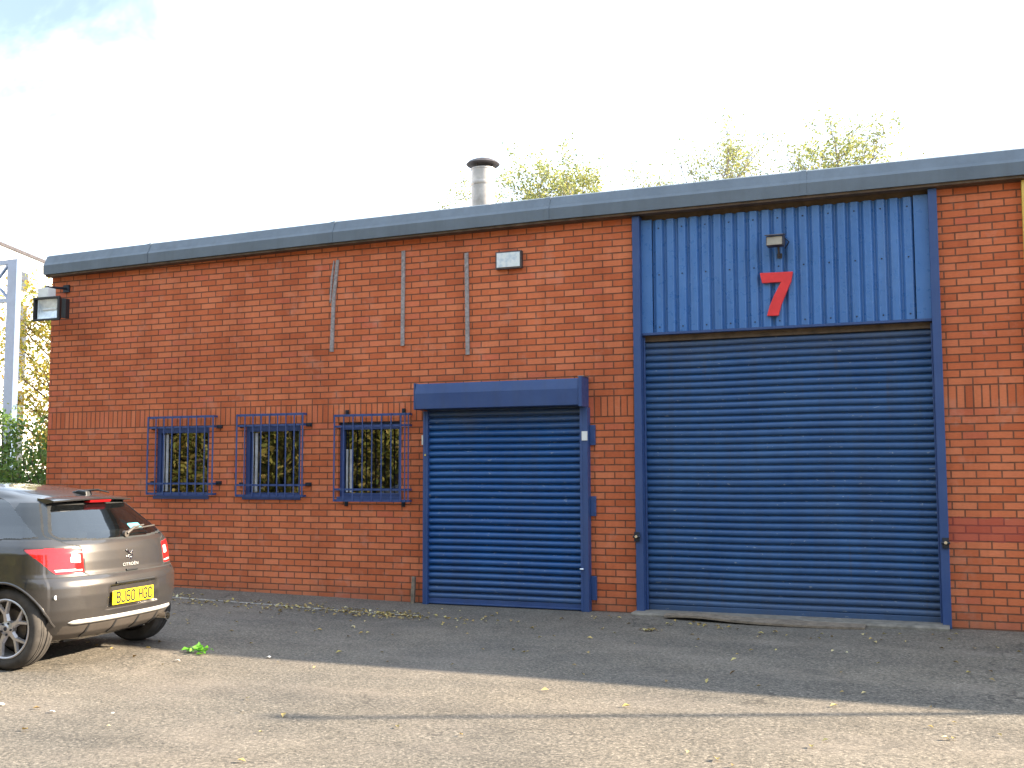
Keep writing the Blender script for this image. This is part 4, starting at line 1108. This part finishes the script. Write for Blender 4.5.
# plate lamp housing / lip above plate
m = MB(); m.box(PU - .0, PU + .045, -.24, .24, .604, .622); cb(m, 'plate_lamp_strip', M['black'], CAR, bevel=.006)
# badge: two interlocking angular strokes, and the maker's word below
def ribbon(m, pts, y0, z0, s, th, u0):
    for (a, b), (c, d) in zip(pts[:-1], pts[1:]):
        v = Vector((c - a, d - b)).normalized(); n = Vector((-v.y, v.x)) * th / 2
        ring = [(a - n.x, b - n.y), (c - n.x, d - n.y), (c + n.x, d + n.y), (a + n.x, b + n.y)]
        m.prism([(y0 + s * p[0], z0 + s * p[1]) for p in ring], 0, u0, u0 + .006)
zb_ = .825; ub = usurf(0, zb_)
m = MB()
ribbon(m, [(-.9, 1.), (-.2, .55), (.0, 0.), (-.45, -.55), (-.9, -.2)], 0, zb_, .045, .28, ub)
ribbon(m, [(.85, .75), (.25, .35), (.75, -.25), (.45, -.85), (-.1, -.6)], 0, zb_, .045, .28, ub + .002)
cb(m, 'badge', M['chrome'], tgate, bevel=.001)
text_mesh('CITROËN', .036, .001, 'badge_lettering', M['silver'], tgate, (usurf(.05, .745) + .004, 0, .735), (R(90), 0, R(90)), 1.3)
m = MB(); m.box(usurf(0, .70) - .01, usurf(0, .70) + .012, -.07, .07, .692, .708); cb(m, 'tailgate_handle', M['black'], tgate, bevel=.004)
# spoiler lip over the rear window
m = MB(); n = 24; V_ = []
for i in range(n + 1):
    y = -.475 + .95 * i / n; q = abs(y) / .475
    uc = .225 + .055 - .075 * q ** 3; zt = 1.318 - .016 * q ** 2
    V_ += [(uc - .16, y, zt + .020), (uc - .05, y, zt + .012), (uc, y, zt - .002), (uc - .004, y, zt - .014), (uc - .10, y, zt - .034), (uc - .16, y, zt - .01)]
m.add(V_, [(i * 6 + j, i * 6 + (j + 1) % 6, (i + 1) * 6 + (j + 1) % 6, (i + 1) * 6 + j) for i in range(n) for j in range(6)] + [tuple(range(6)), tuple(range(n * 6, n * 6 + 6))])
spo = cb(m, 'spoiler', M['paint'], CAR, smooth=True)
m = MB(); m.prism([(.262, 1.276), (.278, 1.296), (.262, 1.300), (.20, 1.28)], 1, -.13, .13); cb(m, 'brake_light', M['redlens'], CAR, bevel=.004)
# aerial pod
m = MB(); m.prism([(.11, 1.318), (.10, 1.375), (.02, 1.385), (-.08, 1.36)], 1, .02, .10); ap = cb(m, 'aerial_pod', M['black'], CAR, bevel=.012)
m = MB(); m.tube([(.05, .06, 1.375), (.16, .10, 1.385), (.24, .14, 1.36)], [.012, .008, .005], 8); cb(m, 'aerial', M['rubber'], ap, smooth=True)
# rear wiper
zw = 1.012; uw = usurf(0, 1.01)
m = MB(); m.lathe([(.001, .0), (.028, .0), (.028, -.03)], (uw + .04, .02, zw - .01), 0, 14)
m.tube([(uw + .038, .02, zw - .005), (uw + .034, .12, zw + .045), (uw + .020, .26, zw + .058)], [.014, .012, .007], 8)
m.tube([(uw + .022, .10, zw + .026), (uw - .006, .44, zw + .045)], .007, 6)
cb(m, 'rear_wiper', M['darkplastic'], CAR, smooth=True)
# sticker in the rear window
m = MB(); m.prism([(.16, 1.035), (.31, 1.035), (.31, 1.085), (.16, 1.085)], 0, 0, .003)
st_ = cb(m, 'window_sticker', M['cyan'], CAR); 
for v in st_.data.vertices: v.co.x += usurf(.23, .7 + (float(v.co.z) - .7) / .94) + .004 
# door handles, mirrors
for sd in (-1, 1):
    m = MB(); m.tube([(-.80, sd * .868, .80), (-.84, sd * .885, .805), (-1.00, sd * .885, .805), (-1.04, sd * .866, .80)], .014, 8); cb(m, 'door_handle', M['paint'], CAR, smooth=True)
    m = MB(); m.tube([(-1.83, sd * .80, .965), (-1.85, sd * .90, .985)], .02, 8)
    m.prism([(-1.80, .93), (-1.80, 1.06), (-1.86, 1.085), (-1.97, 1.05), (-1.98, .95), (-1.90, .92)], 1, sd * .88, sd * 1.02)
    mr = cb(m, 'wing_mirror', M['paint'], CAR, bevel=.02)
    m = MB(); m.box(-1.797, -1.793, sd * .895, sd * 1.005, .945, 1.045); cb(m, 'mirror_glass', M['reflector'], mr)
# reflector in the bumper side
m = MB(); m.lathe([(.001, .0), (.016, .0), (.018, -.006)], (usurf(.74, .53) + .002, -.74, .545), 0, 12); cb(m, 'parking_sensor', M['white'], CAR, smooth=True)
# underbody, arches, cabin
m = MB(); m.box(-2.95, .36, -.50, .50, .175, .30)
for uc in (AX, -2.40):
    for sd in (-1, 1):
        n = 20; ring = [(uc + .348 * math.cos(R(12 + 156 * i / n)), .31 + .348 * math.sin(R(12 + 156 * i / n))) for i in range(n + 1)]
        vs = [(a, sd * (.80 if b > .4 else .76), b) for a, b in ring] + [(a, sd * .46, b) for a, b in ring]; k = len(ring)
        m.add(vs, [(i, i + 1, k + i + 1, k + i) for i in range(k - 1)] + [tuple(range(k, 2 * k))])
cb(m, 'underbody', M['black'], CAR, fix=False)
# rolled lip of each arch
def ysurf(u, z):
    k = int(np.argmin(np.abs(levels - z))); j = NC - 75 + int(np.argmin(np.abs(HU[k, NC - 75:NC + NS + 8] - u))); return float(HY[k, j])
for uc in (AX, -2.40):
    for sd in (-1, 1):
        m = MB(); pth = []
        for i in range(31):
            a = R(2) + (math.pi + R(2)) * i / 30; u = uc + .346 * math.cos(a); z = max(.2, .31 + .346 * math.sin(a))
            pth.append((u, sd * (ysurf(u, z) - .004), z))
        m.tube(pth, .011, 8); cb(m, 'arch_lip', M['paint'], CAR, smooth=True)
m = MB()
m.box(-2.1, .30, -.70, .70, .30, .55); m.box(-2.35, -2.0, -.72, .72, .55, .93)
for y in (-.38, .38):
    m.prism([(-.62, .55), (-1.15, .55), (-1.15, .68), (-.70, .70), (-.52, 1.16), (-.42, 1.16)], 1, y - .23, y + .23)
    m.prism([(-.50, 1.17), (-.42, 1.17), (-.36, 1.30), (-.46, 1.30)], 1, y - .11, y + .11)
    m.prism([(.18, .55), (-.40, .55), (-.40, .66), (.02, .68), (.13, 1.02), (.22, 1.02)], 1, y - .30, y + .30)
cb(m, 'interior', M['interior'], CAR, bevel=.02)
# wheels
def wheel(u, sd):
    yo = .836; wd = .20
    t = MB(); prof = [(.215, yo - wd + .01), (.235, yo - wd), (.285, yo - wd + .006), (.305, yo - wd + .03), (.309, yo - wd + .06)]
    for g_ in (-.045, 0, .045):
        yc = yo - wd / 2 + g_; prof += [(.310, yc - .010), (.302, yc - .006), (.302, yc + .006), (.310, yc + .010)]
    prof += [(.309, yo - .06), (.303, yo - .028), (.285, yo - .006), (.262, yo + .002), (.240, yo - .002), (.222, yo - .010), (.215, yo - .02)]
    t.lathe([(r, sd * h) for r, h in prof], (u, 0, .31), 1, 64)
    w_ = cb(t, 'wheel', M['tyre'], CAR, smooth=True, label=None)
    m = MB()
    m.lathe([(r, sd * h) for r, h in [(.222, yo - .012), (.226, yo - .004), (.218, yo + .000), (.208, yo - .006), (.203, yo - .03), (.198, yo - .15)]], (u, 0, .31), 1, 56)
    # five Y spokes
    for k in range(5):
        a = 2 * math.pi * k / 5 + .5
        def pt(r, da, h): return (u + r * math.cos(a + da), sd * h, .31 + r * math.sin(a + da))
        def bar(r0, a0, w0, r1, a1, w1, h0, h1):
            p = Vector((r0 * math.cos(a0), r0 * math.sin(a0))); q = Vector((r1 * math.cos(a1), r1 * math.sin(a1)))
            d = (q - p).normalized(); n = Vector((-d.y, d.x)); vs = []
            for c_, w, h in ((p, w0, h0), (q, w1, h1)):
                for s_, dh in ((-1, -.020), (-.55, 0), (.55, 0), (1, -.020)):
                    e = c_ + n * w / 2 * s_; vs.append((u + e.x, sd * (h + dh), .31 + e.y))
            m.add(vs, [(0, 1, 5, 4), (1, 2, 6, 5), (2, 3, 7, 6), (3, 0, 4, 7)])
        bar(.03, a, .062, .115, a, .046, yo - .022, yo - .018)
        for s_ in (-1, 1): bar(.105, a, .036, .210, a + s_ * .27, .026, yo - .019, yo - .010)
    m.lathe([(r, sd * h) for r, h in [(.001, yo - .008), (.024, yo - .008), (.030, yo - .014), (.058, yo - .022), (.062, yo - .06)]], (u, 0, .31), 1, 30)
    cb(m, 'rim', M['alloy'], w_, smooth=True)
    m = MB(); m.lathe([(r, sd * h) for r, h in [(.06, yo - .07), (.14, yo - .07), (.14, yo - .09), (.19, yo - .16), (.21, yo - .17)]], (u, 0, .31), 1, 40)
    cb(m, 'brake_disc', M['brakedisc'], w_, smooth=True)
    m = MB(); m.lathe([(.001, sd * (yo - .0065)), (.016, sd * (yo - .0065)), (.016, sd * (yo - .012))], (u, 0, .31), 1, 20)
    for k in range(5):
        a = 2 * math.pi * k / 5 + 1.1; m.tube([(u + .045 * math.cos(a), sd * (yo - .022), .31 + .045 * math.sin(a)), (u + .045 * math.cos(a), sd * (yo - .010), .31 + .045 * math.sin(a))], .008, 6)
    cb(m, 'wheel_bolt', M['iron'], w_, smooth=True)
for u in (AX, -2.40):
    for sd in (-1, 1): wheel(u, sd)

for o in sc.objects:
    if '_w' in o.keys(): del o['_w']

# ------------------------------------------------------------------ light
SUN = Vector((.92, .39, 0)).normalized(); EL = R(25.7)
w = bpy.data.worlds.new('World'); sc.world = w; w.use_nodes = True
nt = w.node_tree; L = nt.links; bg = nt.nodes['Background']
sky = nt.nodes.new('ShaderNodeTexSky'); sky.sky_type = 'NISHITA'; sky.sun_disc = False
sky.sun_elevation = EL; sky.sun_rotation = math.atan2(SUN.x, SUN.y); sky.dust_density = 1.0
tc = nt.nodes.new('ShaderNodeTexCoord')
# high thin cloud, thick everywhere but toward the far upper left
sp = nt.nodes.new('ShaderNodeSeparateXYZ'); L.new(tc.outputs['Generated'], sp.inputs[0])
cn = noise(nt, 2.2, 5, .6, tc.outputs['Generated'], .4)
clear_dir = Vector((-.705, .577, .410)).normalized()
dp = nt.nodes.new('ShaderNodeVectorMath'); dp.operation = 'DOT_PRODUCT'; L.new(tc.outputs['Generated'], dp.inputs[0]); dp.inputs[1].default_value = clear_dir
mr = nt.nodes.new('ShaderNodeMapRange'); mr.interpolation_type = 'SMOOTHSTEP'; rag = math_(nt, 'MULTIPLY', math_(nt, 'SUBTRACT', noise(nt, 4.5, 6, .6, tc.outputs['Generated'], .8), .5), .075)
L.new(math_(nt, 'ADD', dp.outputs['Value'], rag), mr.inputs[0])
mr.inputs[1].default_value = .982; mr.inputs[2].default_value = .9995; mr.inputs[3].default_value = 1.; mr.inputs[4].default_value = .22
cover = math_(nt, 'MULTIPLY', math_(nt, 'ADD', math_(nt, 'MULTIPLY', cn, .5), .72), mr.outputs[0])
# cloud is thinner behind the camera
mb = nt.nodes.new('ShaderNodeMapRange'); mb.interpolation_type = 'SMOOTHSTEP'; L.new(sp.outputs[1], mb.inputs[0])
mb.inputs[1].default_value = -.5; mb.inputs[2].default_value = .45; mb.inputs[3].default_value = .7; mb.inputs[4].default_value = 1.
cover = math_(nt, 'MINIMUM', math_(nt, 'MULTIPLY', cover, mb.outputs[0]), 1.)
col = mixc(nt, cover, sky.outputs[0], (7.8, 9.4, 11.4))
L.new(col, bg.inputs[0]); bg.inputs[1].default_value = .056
sl = bpy.data.lights.new('sun', 'SUN'); sl.energy = 5.0; sl.angle = R(.6); sl.color = (1., .86, .65)
so = bpy.data.objects.new('sun', sl); COL.objects.link(so)
dirv = Vector((SUN.x * math.cos(EL), SUN.y * math.cos(EL), math.sin(EL)))
so.rotation_euler = dirv.to_track_quat('Z', 'Y').to_euler(); so.location = (20, 10, 20)

# ------------------------------------------------------------------ camera
cam = bpy.data.cameras.new('camera'); co = bpy.data.objects.new('camera', cam); COL.objects.link(co); sc.camera = co
r_ = Vector((.92818371, .37210807, -.00325196)); u_ = Vector((.03335018, -.07447831, .99666481)); f_ = Vector((-.37062482, .9251965, .08153943))
mt = Matrix((r_, u_, -f_)).transposed().to_4x4(); mt.translation = Vector((3.09100908, -11.26353657, 1.5009148))
co.matrix_world = mt
cam.sensor_width = 36; cam.lens = 1075.0754 * 36 / 1024; cam.clip_start = .05; cam.clip_end = 3000
sc.view_settings.view_transform = 'Standard'; sc.view_settings.look = 'None'; sc.view_settings.gamma = 1
sc.view_settings.exposure = 2.12
sc.render.resolution_x = 1024; sc.render.resolution_y = 768
sc.cycles.max_bounces = 8; sc.cycles.transparent_max_bounces = 8
try:
    sc.cycles.use_denoising = True
except Exception: pass
